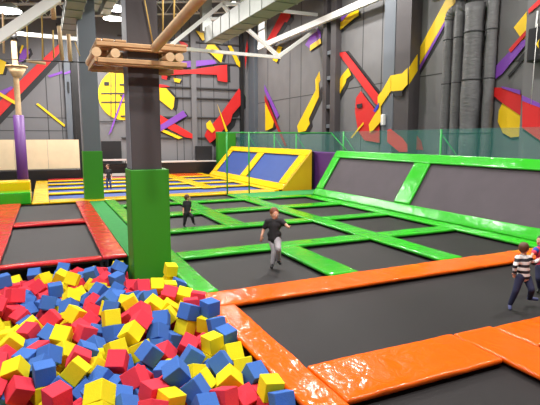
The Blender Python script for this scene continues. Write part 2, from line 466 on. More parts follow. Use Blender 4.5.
FILL = """B1.431,12.283,-0.307,0.18,0.73,1.67
B0.814,10.849,-0.136,-1.79,-0.23,1.07
R0.255,11.858,-0.118,-1.37,-1.00,0.07
Y0.276,12.547,-0.357,1.07,1.73,0.06
B0.780,11.479,-0.346,-0.49,0.23,1.15
B2.112,10.765,-0.434,2.04,0.09,-0.04
B1.819,10.742,-0.441,-1.43,1.91,1.26
B-0.048,11.947,-0.358,-2.96,0.27,1.08
B-0.880,11.551,-0.256,-0.93,2.37,-0.82
R-1.306,12.010,-0.009,0.81,0.29,-3.13
Y2.257,9.783,-0.385,0.69,-1.36,0.89
R1.788,10.227,-0.227,-2.03,-0.82,-0.52
Y0.203,10.664,-0.294,-1.74,0.79,-1.19
Y1.611,10.570,-0.255,-1.15,-2.32,-0.49
R-1.815,10.060,0.043,-0.11,3.14,1.41
B-1.249,10.963,-0.153,-0.59,0.91,-0.70
B-0.743,10.119,-0.157,-1.13,2.65,-0.04
B2.078,8.794,-0.226,1.15,-2.41,-0.31
Y1.718,8.835,-0.156,0.52,2.95,0.05
Y-0.020,9.089,-0.245,-0.15,-1.18,-2.31
B-1.974,8.909,-0.020,0.15,-1.13,1.36
R-1.517,9.572,0.015,0.19,0.30,-2.88
B2.298,7.767,-0.080,-0.97,-0.58,-1.27
Y-1.352,8.854,0.043,0.56,-2.60,0.46
B-0.998,8.764,0.083,-1.44,0.57,2.07
Y2.345,7.021,-0.204,2.80,-0.01,0.20
R1.446,7.845,-0.052,-2.13,0.45,-1.46
Y-1.161,8.438,-0.094,1.24,0.81,-1.58
Y2.329,6.899,-0.439,0.25,0.15,2.64
R2.033,7.205,-0.348,-0.75,-0.08,0.42
Y-1.258,7.970,0.004,1.40,-2.50,0.79
R0.858,7.314,-0.298,1.01,-0.69,2.67
B0.317,7.495,-0.265,-0.61,0.81,2.73
B-1.356,7.834,0.199,-0.67,-0.24,-0.59
R-1.413,7.826,-0.194,-1.84,-0.29,-2.21
B-1.144,7.630,-0.114,-0.55,-0.19,1.36
R-1.033,7.316,-0.120,1.66,0.36,-0.43
Y0.248,6.918,-0.267,-1.69,-2.59,0.08
Y-2.699,6.974,0.074,-0.80,1.44,0.56
Y-1.839,6.703,-0.135,2.11,0.79,-1.69
Y1.924,4.686,-0.198,1.00,-0.59,1.81
R-1.057,6.518,0.025,-1.77,-0.30,-2.61
R-0.708,5.687,-0.318,-0.24,-2.34,-0.86
R-1.330,6.392,-0.149,-1.11,-0.66,-0.29
Y-1.195,6.145,0.038,-0.81,0.19,-2.59
B2.220,4.482,-0.132,-1.30,-1.13,1.23
R0.983,4.710,-0.221,-2.06,-0.88,-0.75
R0.575,4.097,0.236,2.52,-0.94,-0.66
Y0.156,4.975,-0.074,-2.56,-0.60,-0.44
Y0.667,4.886,-0.103,-0.36,0.45,-1.35
B-1.075,5.784,-0.106,-0.89,-0.42,1.83
R0.494,4.351,0.087,1.14,0.94,2.48
R2.326,4.071,-0.116,-2.95,0.15,0.28
B0.713,4.595,-0.168,0.37,-2.61,-1.66
Y-0.557,5.054,-0.098,-2.79,-0.28,-1.06
B1.290,4.340,-0.262,-2.54,-0.58,0.98
R-1.432,4.155,-0.278,-3.10,-0.72,0.21
B-1.810,4.742,-0.367,1.15,-0.03,-1.99
B-2.117,4.047,-0.216,1.78,-0.20,-1.61
Y-0.987,4.926,-0.174,-1.58,0.50,-2.21
B-2.282,7.585,-0.180,1.64,0.12,0.50
Y-1.978,10.650,-0.156,-1.61,2.96,-0.08
B-2.679,8.246,0.085,-0.07,0.32,3.14
R0.913,4.437,-0.345,-1.64,0.64,-1.05
B-2.714,6.466,-0.443,-1.30,0.86,1.83
B-0.094,4.272,0.125,-0.29,-0.96,-1.42
B-2.322,8.432,-0.044,1.63,0.43,-2.55
R-2.870,10.562,-0.143,0.00,-0.26,-1.76
B-1.669,7.905,-0.087,-0.61,-2.28,1.50
Y-1.360,6.864,0.032,-0.67,0.47,1.78
B-1.419,5.980,-0.015,-0.79,0.10,-2.75
Y-2.950,11.492,-0.145,-0.91,-1.21,-2.27
B-2.934,6.252,0.216,-0.53,-1.56,2.18
R-0.962,4.381,-0.183,0.23,-0.74,1.93
Y-2.157,10.352,0.012,2.07,0.25,1.73
B-1.553,10.592,-0.076,0.09,-0.93,0.07
B-2.332,7.010,-0.074,0.66,-0.77,0.61
Y-1.670,8.899,-0.153,0.20,0.93,1.20
B-2.605,7.589,-0.048,-0.38,0.96,-3.13
R-2.604,12.255,-0.205,-1.76,0.01,1.30
R-2.215,9.592,-0.099,1.10,-0.63,-1.66
Y-1.843,9.237,-0.057,-2.64,-0.56,1.26
R-1.144,4.679,-0.184,-1.24,0.78,-0.45
B-1.890,6.334,-0.119,0.86,0.75,-0.92
B-1.460,7.542,0.033,2.92,0.06,-1.01
Y-0.314,4.728,-0.229,2.39,-1.09,-0.23
B-2.682,10.319,-0.014,-0.69,-2.03,-0.71
R-2.820,12.451,-0.389,-2.98,0.20,-0.35
B-2.191,11.534,-0.379,0.02,0.03,-2.63
Y-2.358,5.160,0.009,-0.71,2.21,0.79
R-2.462,6.102,-0.259,1.60,-0.57,1.90
B-2.084,8.848,-0.294,0.74,3.00,-0.51
Y-1.364,8.274,0.045,2.59,0.19,-1.02
Y-2.718,4.261,-0.104,1.49,-0.37,-0.29
B-1.860,9.730,-0.017,-1.55,-0.46,-2.68
B-0.708,4.861,-0.259,-0.54,-2.45,1.53
R-2.346,8.770,-0.143,0.17,2.44,1.01
R1.143,4.025,-0.101,1.63,-0.00,1.57
Y-1.882,11.514,-0.227,-0.03,-2.21,0.46
Y-1.491,9.281,-0.106,2.25,0.75,0.93
B-1.293,9.882,-0.036,-0.47,-0.74,-0.26
B-1.579,12.574,-0.347,-1.76,0.23,-0.00
B-1.814,12.212,0.040,0.52,0.20,1.47
Y-2.153,6.207,-0.231,-1.16,-0.77,2.25
B-2.691,8.645,-0.017,-0.04,0.48,-1.41
B-1.918,8.350,-0.194,-1.70,-0.34,1.52
Y-1.691,11.289,-0.114,-0.17,-1.65,-2.84
B-1.874,10.694,-0.395,-2.14,-1.72,0.26
B-2.384,7.310,0.071,-0.78,-0.95,-0.29
R-1.796,5.471,0.181,1.01,-1.73,0.19
R-2.412,9.481,-0.241,-0.05,0.73,0.70
Y-2.551,6.738,-0.170,-0.24,-2.92,-1.02
B-1.686,7.325,0.025,1.29,0.48,0.54
R-2.325,11.455,-0.131,-2.00,1.53,-0.54
B-1.456,4.574,-0.225,0.86,0.56,-2.42
B-0.986,5.563,-0.188,-0.47,-2.67,0.48
R-1.591,8.595,0.013,1.29,-0.00,-1.42
Y-2.376,5.724,-0.128,-1.59,-0.96,-0.79
R-1.607,12.048,-0.055,-1.29,-2.61,-0.21
B0.740,4.292,0.006,1.10,-0.17,-1.66
R-2.222,5.982,-0.105,-0.39,-0.75,-0.31
R0.994,5.742,-0.476,0.71,-2.80,0.78
R-2.485,6.209,-0.495,1.06,2.07,-1.18
Y2.083,6.166,-0.489,0.48,-2.21,0.07
Y-1.131,6.754,-0.451,2.20,-0.10,1.17
B0.067,6.718,-0.482,1.20,0.64,-1.63
B0.903,6.733,-0.448,0.17,2.08,1.93
B1.688,6.653,-0.494,0.32,2.57,0.65
R-2.927,7.143,-0.488,-0.07,1.91,-1.92
R-1.526,7.108,-0.493,-2.33,1.68,-0.31
B-1.162,7.075,-0.439,-0.47,1.43,2.77
R-0.719,7.079,-0.491,1.18,-1.17,-1.65
Y-0.306,6.992,-0.475,0.47,-0.63,0.34
R0.058,7.018,-0.483,-1.30,0.93,0.34
Y0.828,7.042,-0.496,-0.86,0.04,-0.87
Y1.320,7.001,-0.477,-0.31,0.22,-1.74
Y1.659,6.995,-0.471,-0.61,2.97,0.49
B-2.917,7.440,-0.498,-1.89,0.03,-1.82
Y-1.993,7.408,-0.496,-0.03,-1.73,0.14
B-1.531,7.517,-0.463,0.04,-1.80,-2.83
R-1.035,7.383,-0.492,-0.00,1.17,-3.00
Y-0.716,7.408,-0.459,0.54,0.96,1.88
Y-0.358,7.623,-0.459,-1.28,-2.36,0.02
R0.956,7.544,-0.466,0.13,-2.60,1.61
R1.265,7.643,-0.438,-1.18,-2.22,-1.04
B-2.855,7.846,-0.474,-0.24,-0.01,-0.95
B-2.466,7.873,-0.440,-1.51,0.22,2.83
R-1.970,7.859,-0.480,-0.15,0.04,-2.82
R-1.688,7.811,-0.444,1.58,-0.87,-1.52
Y-1.276,8.007,-0.491,-0.49,-1.83,-0.90
B-0.304,7.931,-0.420,1.10,1.22,0.79
B0.576,7.996,-0.498,2.73,-0.12,-0.90
Y0.942,8.015,-0.451,-1.67,0.76,-2.08
B1.385,7.898,-0.446,0.05,2.74,-0.62
B2.313,7.941,-0.468,-1.68,-0.75,0.16
B-2.872,8.261,-0.470,0.49,-1.50,2.31
Y-2.465,8.272,-0.472,-1.45,-1.03,-0.63
Y-1.995,8.312,-0.495,-1.63,0.38,-2.29
Y-1.658,8.307,-0.470,-1.84,-1.32,-0.10
R-1.168,8.427,-0.445,0.11,-3.07,-0.13
R-0.289,8.373,-0.473,0.53,2.06,-1.84
Y0.995,8.404,-0.492,-1.55,-0.82,1.45
R1.328,8.330,-0.468,1.73,-0.90,-0.22
R1.797,8.326,-0.465,0.85,0.88,2.91
B2.127,8.413,-0.483,1.59,-0.84,2.05
B-2.771,8.792,-0.480,-1.31,-0.28,2.28
R-2.377,8.837,-0.459,-0.40,-1.58,-0.16
B-2.164,8.595,-0.497,0.13,-1.14,-2.69
B-1.619,8.752,-0.477,0.03,1.47,0.60
Y-1.230,8.893,-0.414,-0.04,1.98,1.96
B-0.829,8.752,-0.425,2.46,1.72,-0.27
B-0.357,8.708,-0.473,-0.48,2.59,0.36
R0.132,8.722,-0.434,-0.21,0.82,-2.23
Y0.945,8.879,-0.462,2.91,-1.07,-0.14
R1.351,8.747,-0.425,1.61,1.12,-0.97
Y1.702,8.686,-0.409,0.14,-2.23,1.70
Y2.269,8.767,-0.479,0.05,-0.90,-0.99
R-2.825,9.123,-0.440,-0.14,1.14,1.50
R-2.436,9.163,-0.442,0.88,1.42,-0.06
B-2.049,9.165,-0.437,-0.11,-1.18,3.03
B-1.573,9.306,-0.473,0.68,0.67,-0.55
Y-1.140,9.206,-0.484,1.65,-0.28,2.55
Y-0.809,9.213,-0.499,-2.90,0.07,0.98
Y-0.266,9.154,-0.475,-1.41,-1.89,-0.35
R0.070,9.168,-0.466,-0.24,-2.83,-1.63
Y0.523,9.230,-0.471,1.34,1.07,-1.46
R0.828,9.245,-0.458,-1.90,0.34,1.90
R1.419,9.287,-0.443,-2.02,-0.41,-1.76
Y1.719,9.253,-0.433,-0.51,1.74,0.86
B2.206,9.158,-0.493,-0.22,-1.39,-0.98
B-2.906,9.554,-0.455,2.28,-0.89,-0.90
R-2.300,9.658,-0.435,0.32,-2.47,0.37
R-1.989,9.582,-0.485,-0.43,-0.16,-1.42
B-1.661,9.690,-0.445,0.12,-2.96,-0.22
B-1.128,9.556,-0.445,-2.47,1.81,-0.17
R-0.711,9.634,-0.433,-2.05,0.47,-1.64
R-0.335,9.703,-0.396,0.07,0.15,0.95
Y0.059,9.615,-0.427,1.07,1.39,1.19
R0.532,9.655,-0.419,0.67,-0.79,0.88
B0.876,9.585,-0.465,2.88,-0.28,0.64
R1.308,9.622,-0.427,-1.70,-1.01,1.57
R1.820,9.726,-0.486,-2.70,-0.31,-0.04
Y2.109,9.507,-0.473,0.02,0.07,-2.00
Y-2.825,9.908,-0.453,-1.65,0.55,1.65
R-2.462,10.096,-0.417,-0.63,-1.11,2.44
R-1.967,10.055,-0.443,-0.92,1.68,-0.19
R-1.612,10.017,-0.432,-0.84,0.38,-1.65
R-1.211,10.042,-0.429,2.91,-0.74,-0.08
R-0.653,10.037,-0.428,-0.90,-0.29,-2.68
B-0.291,10.095,-0.381,-1.82,-0.10,-2.02
Y0.090,10.061,-0.419,0.35,1.49,2.72
R0.509,9.970,-0.461,0.86,-0.47,-1.30
B0.993,10.049,-0.418,0.14,1.27,-3.12
B1.303,10.035,-0.423,-0.38,-1.73,-1.25
B1.805,9.974,-0.410,1.39,1.20,1.47
B2.197,10.043,-0.432,1.33,1.87,1.35
R-2.953,10.444,-0.411,0.19,0.00,-0.16
B-2.400,10.456,-0.461,1.82,-1.07,-0.27
B-2.018,10.408,-0.432,-0.60,2.15,-1.33
Y-1.588,10.408,-0.406,0.02,-0.23,1.47
R-1.229,10.373,-0.431,-2.59,0.35,-1.75
B-0.795,10.465,-0.409,0.02,0.07,2.38
B-0.303,10.416,-0.397,0.05,2.07,-0.35
B0.047,10.409,-0.403,0.57,-1.28,-2.67
R0.419,10.285,-0.426,-1.01,-2.33,-0.49
Y0.939,10.460,-0.470,1.78,-1.15,-0.53
R1.346,10.391,-0.387,-0.12,0.17,-3.03
Y1.729,10.430,-0.438,2.31,0.05,-2.12
Y2.252,10.406,-0.402,-2.25,-0.93,-0.40
R-2.863,10.901,-0.458,-0.67,0.90,-0.57
B-2.528,10.905,-0.417,0.02,0.57,-2.20
Y-2.139,10.819,-0.456,2.88,0.05,1.50
B-1.533,10.702,-0.455,-0.36,2.39,-0.60
R-1.115,10.785,-0.406,-0.32,0.30,-1.97
R-0.711,10.913,-0.440,1.13,0.82,-2.37
R0.033,10.931,-0.397,0.95,-2.11,-0.99
Y0.479,10.935,-0.403,-0.39,-0.10,1.22
B0.820,10.887,-0.415,0.29,1.08,0.14
R1.295,10.779,-0.424,1.66,-1.29,-1.71
R-2.918,11.286,-0.396,1.05,-0.07,-2.77
Y-2.440,11.252,-0.392,-2.46,1.38,-0.30
Y-2.071,11.145,-0.422,-1.60,-0.39,-1.06
B-1.612,11.310,-0.371,1.00,-1.49,0.30
B-1.148,11.185,-0.441,1.73,0.00,1.83
B-0.674,11.256,-0.420,-0.04,3.01,-0.63
B-0.339,11.291,-0.402,-0.44,-0.11,1.75
Y0.118,11.242,-0.426,0.98,1.05,-0.45
R0.440,11.235,-0.392,1.57,2.86,-0.21
Y0.991,11.253,-0.420,-0.79,1.02,-2.82
B1.310,11.154,-0.439,0.19,-2.04,1.85
B-2.724,11.621,-0.409,-1.25,-0.73,1.54
R-2.384,11.788,-0.428,2.70,0.04,-0.73
B-1.887,11.766,-0.420,0.18,-0.72,0.78
B-1.633,11.576,-0.464,-2.01,-1.19,0.16
Y-1.177,11.752,-0.439,-0.66,-1.76,-0.93
R-0.710,11.741,-0.407,-0.92,0.36,0.40
Y-0.301,11.706,-0.429,-2.98,-0.16,-0.14
Y0.139,11.698,-0.400,-0.43,-0.49,2.52
R0.506,11.699,-0.366,0.01,-2.29,1.27
B0.913,11.750,-0.382,-0.54,-1.81,-2.27
B1.405,11.618,-0.414,1.69,0.69,1.84
R-2.897,12.026,-0.394,0.06,-0.92,-1.95
Y-2.529,12.138,-0.438,-1.48,2.98,0.18
Y-2.062,12.060,-0.411,-1.86,0.12,-1.16
Y-1.532,12.187,-0.397,1.96,-2.28,-0.09
R-1.218,12.067,-0.333,0.46,0.86,0.00
R-0.754,12.065,-0.401,-0.65,0.18,3.06
B-0.288,12.220,-0.419,-0.70,0.37,1.54
Y0.043,12.195,-0.462,-0.27,0.78,-0.42
B0.647,12.054,-0.413,-2.37,-0.97,-0.19
Y1.025,12.235,-0.418,0.93,0.76,-2.55
B1.303,11.998,-0.389,-1.54,0.71,1.53
B-2.942,4.049,-0.370,1.76,-0.28,-0.03
Y-2.633,4.326,-0.409,-1.23,0.35,-3.12
Y-2.299,4.181,-0.469,-0.03,0.57,2.89
R-1.756,4.163,-0.366,0.79,-2.34,-0.20
R-1.139,4.095,-0.425,-0.80,0.86,2.71
B-0.242,4.086,-0.278,-1.54,-1.23,-0.52
B0.049,4.218,-0.344,-0.31,-0.49,-1.45
R0.429,4.063,-0.374,-1.99,1.21,-0.42
B1.541,4.104,-0.374,-1.35,-0.49,2.68
R1.927,4.095,-0.356,0.38,1.83,-0.63
B2.291,4.045,-0.371,1.77,-0.15,1.57
R-2.949,4.506,-0.439,2.29,0.15,-0.14
Y-2.633,4.618,-0.322,-2.82,1.09,0.29
B-2.273,4.569,-0.450,2.53,-0.04,1.69
Y-1.499,4.827,-0.378,-0.87,2.13,0.81
Y-0.962,4.637,-0.356,1.83,0.78,-0.45
B-0.670,4.493,-0.348,1.50,-0.07,-2.13
R-0.189,4.495,-0.336,-2.14,1.95,-0.21
B0.201,4.507,-0.296,-1.96,-2.65,0.09
R0.604,4.330,-0.282,1.97,0.30,-0.47
Y0.716,4.774,-0.421,-0.12,-1.07,2.31
R1.666,4.401,-0.355,2.96,-0.86,-0.20
Y1.732,4.727,-0.412,-0.93,-0.80,2.44
B2.333,4.710,-0.318,-0.01,-1.15,1.46
R-2.834,5.010,-0.305,-0.38,-2.55,0.69
R-2.418,4.863,-0.440,0.94,0.94,0.96
Y-2.121,4.859,-0.294,-2.01,-1.80,-0.13
Y-1.622,5.111,-0.275,-0.04,2.83,-1.30
R-1.277,5.094,-0.309,2.41,-1.88,0.04
R-0.517,4.759,-0.405,-0.47,-0.10,-1.99
B-0.068,4.840,-0.441,-0.67,2.35,-0.40
B0.286,4.868,-0.401,-0.81,0.58,2.33
B0.695,5.203,-0.344,2.50,-0.96,0.99
R1.147,4.915,-0.417,3.14,0.41,0.23
Y1.764,5.102,-0.344,-1.80,1.22,-1.67
R-2.640,5.289,-0.406,2.24,-0.85,0.04
Y-2.232,5.273,-0.403,0.56,-0.95,-0.51
B-1.937,5.211,-0.417,-0.81,0.81,2.24
R-1.604,5.462,-0.297,-1.46,-0.08,-0.83
R-1.045,5.322,-0.316,-1.35,-1.14,-1.55
R-0.729,5.318,-0.280,-0.53,-1.46,-1.46
B-0.179,5.334,-0.324,-2.70,0.20,1.13
Y0.075,5.554,-0.350,1.92,-0.96,1.72
Y0.432,5.394,-0.283,-1.62,0.20,2.24
R1.088,5.346,-0.290,1.22,-1.34,0.05
R1.414,5.233,-0.321,0.17,0.85,1.93
Y1.644,5.488,-0.328,-0.60,-0.80,2.40
R-2.901,5.608,-0.405,0.52,0.32,-0.93
Y-2.412,5.798,-0.425,1.17,0.91,-1.48
Y-1.924,5.526,-0.381,1.70,-0.53,1.31
R-1.698,5.735,-0.311,-1.33,0.01,-1.09
R-1.237,5.635,-0.383,-2.92,0.42,-0.84
B-0.942,6.010,-0.396,2.59,-0.58,0.02
Y-0.342,5.661,-0.345,2.16,1.10,1.45
B-0.088,5.840,-0.252,-0.88,1.69,-1.69
Y0.547,5.812,-0.335,0.73,1.61,-0.26
B1.205,5.633,-0.373,0.43,0.66,2.64
B1.441,5.819,-0.319,-0.83,-1.84,-1.61
R1.747,5.916,-0.405,-1.00,-0.97,1.35
Y-2.923,6.177,-0.284,0.28,-1.56,2.18
Y-2.266,6.415,-0.431,1.50,-0.72,-0.20
B-1.814,6.167,-0.362,-0.69,2.43,-0.41
R-1.456,6.082,-0.343,-0.45,-0.94,-2.60
Y-0.955,6.358,-0.250,-0.12,-1.85,-1.74
Y0.471,6.110,-0.345,-2.75,-0.49,0.52
Y0.915,6.050,-0.414,0.65,0.03,-2.76
B1.583,6.298,-0.359,-1.17,0.45,-2.95
Y-2.939,6.858,-0.351,0.28,-2.51,1.36
B-2.218,6.815,-0.390,2.79,-0.86,0.77
Y-1.785,6.508,-0.359,-0.69,0.65,2.85
B-1.415,6.837,-0.376,-2.27,-0.61,-1.12
R-0.948,6.670,-0.289,0.95,0.16,-1.89
R0.578,6.643,-0.473,2.21,-0.41,-0.27
B1.483,6.605,-0.338,-0.63,-0.14,1.48
R2.258,6.553,-0.313,-0.11,-0.02,-1.68
Y-2.962,7.135,-0.230,-0.33,1.91,-1.92
B-2.476,7.026,-0.385,0.53,0.05,-1.57
R-1.777,6.931,-0.372,0.49,2.25,-0.40
Y-1.445,7.184,-0.247,1.46,-0.03,-2.16
B-1.078,7.025,-0.200,0.30,1.71,-0.38
R-0.788,6.923,-0.287,1.71,1.17,1.49
R-0.444,7.300,-0.422,-0.40,-2.92,-0.07
R0.295,7.204,-0.335,-2.13,-0.06,1.34
B1.067,7.159,-0.399,0.82,-2.28,1.57
Y1.766,6.863,-0.274,-2.73,0.49,-0.57
Y1.985,6.774,-0.432,2.60,0.33,-0.65
Y-2.739,7.402,-0.282,1.70,0.60,-0.07
R-2.288,7.455,-0.454,0.68,1.80,-0.96
B-1.988,7.409,-0.242,0.64,-1.73,0.14
R-1.533,7.576,-0.210,-1.76,0.12,-0.69
R-0.974,7.680,-0.463,1.40,-0.15,-2.79
Y-0.760,7.280,-0.221,-1.32,-0.49,1.09
B-0.588,7.612,-0.337,0.55,-0.59,-0.81
R0.647,7.548,-0.284,1.37,1.94,0.46
Y0.853,7.789,-0.337,1.14,0.78,1.20
Y1.149,7.829,-0.234,-1.25,2.89,0.36
R1.852,7.512,-0.315,-1.26,-2.89,-0.43
Y-2.780,7.915,-0.242,1.92,1.81,0.64
Y-2.464,7.858,-0.181,-1.67,-0.21,-0.11
R-1.993,7.753,-0.243,-0.71,-1.72,1.60
Y-1.709,8.027,-0.314,-2.44,-0.06,0.00
Y-1.363,8.204,-0.291,-1.30,2.93,-0.10
Y-0.612,8.042,-0.305,0.39,1.32,-2.90
R0.435,7.790,-0.318,-2.07,-0.22,-2.31
R0.740,8.204,-0.347,0.15,-1.08,0.90
R1.049,8.185,-0.298,-0.78,0.07,2.57
R1.358,8.081,-0.229,-0.38,1.05,-1.34
B1.670,7.996,-0.272,0.34,0.15,2.98
B2.094,7.868,-0.327,-2.62,0.83,0.01
B-2.918,8.188,-0.218,-1.47,-1.64,-0.84
B-2.276,8.181,-0.304,-1.26,0.45,0.01
R-1.976,8.117,-0.288,0.37,-1.96,1.12
B-1.412,8.511,-0.338,-0.33,0.76,-1.99
B-1.098,8.674,-0.270,0.35,-0.89,1.35
Y-0.830,8.322,-0.238,-2.84,0.14,-1.21
R-0.316,8.225,-0.264,-0.96,-1.12,-1.89
Y0.200,8.389,-0.452,0.11,2.90,-1.05
B0.754,8.545,-0.322,0.51,2.04,0.40
R1.047,8.597,-0.334,0.17,-2.32,-1.70
Y1.541,8.354,-0.310,1.25,2.24,-0.22
B1.926,8.209,-0.250,0.59,1.01,2.67
Y2.218,8.245,-0.322,-1.05,-0.69,1.36
R-2.932,8.580,-0.338,-0.81,2.81,-0.33
R-2.548,8.595,-0.382,-2.90,0.32,0.74
B-2.264,8.463,-0.289,-0.73,1.14,0.45
B-1.841,8.690,-0.270,0.33,-0.99,-2.57
R-1.432,9.100,-0.285,-0.27,-2.66,-1.15
B-0.495,8.514,-0.345,0.57,0.86,1.14
Y0.308,8.980,-0.381,-1.54,-0.83,0.91
R0.660,8.910,-0.446,0.51,-0.32,1.00
B1.168,8.960,-0.292,0.83,2.07,-0.14
R1.475,9.020,-0.257,-0.92,-2.08,-1.57
B1.907,8.537,-0.240,-2.04,-0.90,-1.01
Y2.313,8.578,-0.287,-2.65,-0.52,1.03
B-2.924,8.947,-0.242,-0.41,-2.86,-0.59
Y-2.473,9.095,-0.194,-0.15,-0.01,1.43
R-2.158,9.200,-0.213,1.71,1.18,-0.11
B-1.755,9.392,-0.323,1.10,-2.47,-0.55
Y-1.041,9.229,-0.249,1.47,1.86,-0.31
B-0.398,9.071,-0.228,-1.83,-2.04,0.69
R-0.167,8.867,-0.377,0.98,0.37,1.69
R0.421,9.419,-0.293,-0.01,-1.00,1.71
R0.762,9.263,-0.211,-2.05,1.10,-0.44
B1.510,9.378,-0.224,-2.04,0.38,-0.45
R2.311,9.099,-0.259,-0.20,1.39,2.16
B-2.826,9.359,-0.297,-0.59,-0.89,-0.90
R-2.163,9.779,-0.262,0.90,0.32,-0.34
Y-1.889,9.739,-0.285,0.73,1.11,-2.64
R-1.324,9.766,-0.376,-0.79,-2.58,-1.18
Y-0.904,9.502,-0.245,-0.62,1.21,2.76
Y-0.555,9.505,-0.272,-2.81,-0.92,-0.78
R0.572,9.803,-0.205,-0.46,2.35,0.88
R0.826,9.559,-0.214,-0.17,-1.19,3.01
Y1.321,9.803,-0.245,0.08,2.13,1.57
R1.598,9.659,-0.303,1.10,2.86,-0.12
Y2.095,9.527,-0.222,0.71,-1.50,-2.24
Y-2.605,9.712,-0.365,-0.77,2.62,-0.97
R-2.614,10.179,-0.222,0.30,-1.11,2.44
Y-1.944,10.044,-0.195,-3.03,-0.01,1.43
Y-1.404,10.047,-0.250,0.12,0.74,2.94
B-0.929,9.916,-0.375,-0.96,-2.37,1.04
B-0.558,9.870,-0.238,-0.19,-2.33,-0.71
R0.202,9.959,-0.180,-1.64,0.05,-1.39
B0.730,10.073,-0.329,-0.76,2.35,0.83
Y1.079,10.066,-0.184,0.13,1.87,0.03
Y1.381,10.140,-0.181,-0.22,-1.73,-1.25
B1.742,9.889,-0.178,-1.20,-0.02,-0.05
Y2.220,10.112,-0.193,0.30,-3.10,-0.10
B-2.915,10.110,-0.294,-2.00,-0.36,-0.42
R-2.281,10.455,-0.239,1.94,-0.35,2.02
B-1.944,10.344,-0.185,1.03,-2.90,-0.14
B-1.653,10.329,-0.168,-0.00,2.91,1.54
Y-1.354,10.339,-0.216,-2.70,0.93,0.33
B-0.982,10.224,-0.305,-0.97,0.66,0.90
R-0.531,10.632,-0.379,-1.36,0.04,-0.46
R0.668,10.367,-0.320,-2.44,0.28,1.59
Y1.007,10.369,-0.243,0.33,-0.27,1.71
R1.286,10.408,-0.138,1.70,-0.17,0.09
B1.989,10.351,-0.351,0.82,-0.39,-2.55
Y-2.975,10.881,-0.145,0.31,0.00,3.14
Y-2.638,10.816,-0.209,0.15,1.00,0.90
Y-2.296,10.800,-0.237,-1.82,-1.84,-0.26
Y-1.383,10.636,-0.261,1.03,-2.49,0.18
Y-1.022,10.582,-0.230,-0.26,1.08,2.13
Y0.701,10.610,-0.414,-1.14,2.10,0.36
Y1.295,10.686,-0.190,1.33,1.29,1.44
Y-2.811,11.179,-0.192,1.21,-2.75,-0.29
R-2.464,11.127,-0.135,2.39,-1.73,-0.12
R-1.791,11.036,-0.350,-0.00,0.38,2.24
R-1.504,10.983,-0.276,0.58,2.86,-0.16
R-1.035,11.209,-0.207,-2.04,-1.41,0.28
Y-0.105,11.432,-0.305,-2.46,0.97,-0.58
R1.155,11.370,-0.245,-1.52,-2.59,0.23
B-2.653,11.482,-0.212,-0.72,-2.80,0.07
R-2.291,11.929,-0.229,0.31,-2.01,-2.38
R-1.712,11.908,-0.296,-2.00,-0.76,-1.78
Y-1.475,11.652,-0.263,-1.72,1.96,0.16
B-1.181,11.775,-0.189,2.19,1.38,-0.94
B-0.296,11.696,-0.173,1.09,-1.79,0.66
R0.166,11.553,-0.198,1.70,-0.63,1.53
B0.451,11.489,-0.223,-1.81,0.85,1.27
Y-2.948,11.822,-0.239,0.24,2.53,1.59
R-2.262,12.264,-0.372,0.03,0.06,-2.76
B-1.882,12.103,-0.198,-0.71,-1.02,0.22
R-1.857,12.353,-0.385,1.67,0.26,1.51
B-1.127,12.559,-0.402,1.97,-0.22,-1.52
B0.337,12.208,-0.391,-0.40,0.63,-0.59
Y0.892,12.069,-0.242,0.69,0.60,-0.91
Y-2.958,4.028,-0.085,-1.72,-0.02,1.57
B-2.671,4.076,-0.321,2.77,-0.22,0.15
Y-2.397,4.284,-0.246,-0.57,0.04,1.44
Y-2.034,4.331,-0.350,0.92,2.66,0.78
B-1.002,4.053,-0.215,1.89,-0.87,-0.41
Y-0.812,4.242,-0.365,0.46,2.38,-0.49
R-0.176,4.044,-0.041,1.40,-2.84,-0.00
Y0.116,4.158,-0.057,-0.17,1.27,2.65
R0.398,4.070,-0.119,1.70,-1.93,-0.42
R1.160,4.165,-0.405,-0.66,-0.52,2.84
B1.672,4.063,-0.161,0.39,-1.04,-0.03
B2.036,4.043,-0.129,0.96,1.83,-0.63
Y2.342,4.364,-0.399,-1.13,-2.85,-0.14
R-2.966,4.326,-0.255,1.58,-0.89,-1.55
B-2.935,4.669,-0.239,0.70,0.20,-0.09
R-2.388,4.557,-0.225,-2.55,0.13,-1.59
R-1.608,4.443,-0.376,0.76,2.38,-1.48
Y-1.268,4.430,-0.434,0.97,3.12,0.47
B-0.402,4.378,-0.210,0.59,0.52,0.45
Y-0.029,4.477,-0.115,-0.22,1.31,2.87
R0.333,4.381,-0.118,0.98,0.22,-1.88
R0.831,4.097,-0.248,1.73,-0.40,-0.87
B0.870,5.013,-0.254,-1.06,0.46,2.08
R1.872,4.348,-0.208,-0.45,-2.58,0.54
Y2.039,4.469,-0.383,1.56,-0.42,-2.61
Y-2.652,4.995,-0.130,-0.41,0.88,-3.08
R-2.443,5.056,-0.268,0.89,-0.62,-2.56
Y-2.117,4.888,-0.037,0.02,2.91,-0.05
Y-1.634,5.156,-0.027,-0.34,1.88,1.98
Y-1.366,5.021,-0.076,-0.19,0.24,2.50
B-0.460,5.118,-0.386,2.30,0.87,-1.10
Y0.093,4.777,-0.260,-1.10,0.64,0.30
R0.453,4.652,-0.358,-0.95,-0.30,-2.58
Y0.853,5.513,-0.244,1.54,-2.91,-0.08
R1.196,5.004,-0.175,-1.60,0.41,0.17
R1.489,4.899,-0.281,-0.73,0.76,2.66
Y2.036,4.811,-0.426,0.79,0.66,-0.91
R-2.475,5.393,-0.221,0.72,0.01,1.60
R-2.123,5.196,-0.180,0.81,1.02,2.54
R-1.837,5.341,-0.112,-0.08,-0.14,-2.41
B-1.633,5.521,-0.047,0.59,-1.71,0.12
B-1.110,5.223,-0.085,-0.36,-0.24,2.59
R-0.760,5.304,-0.029,0.92,-1.46,-1.46
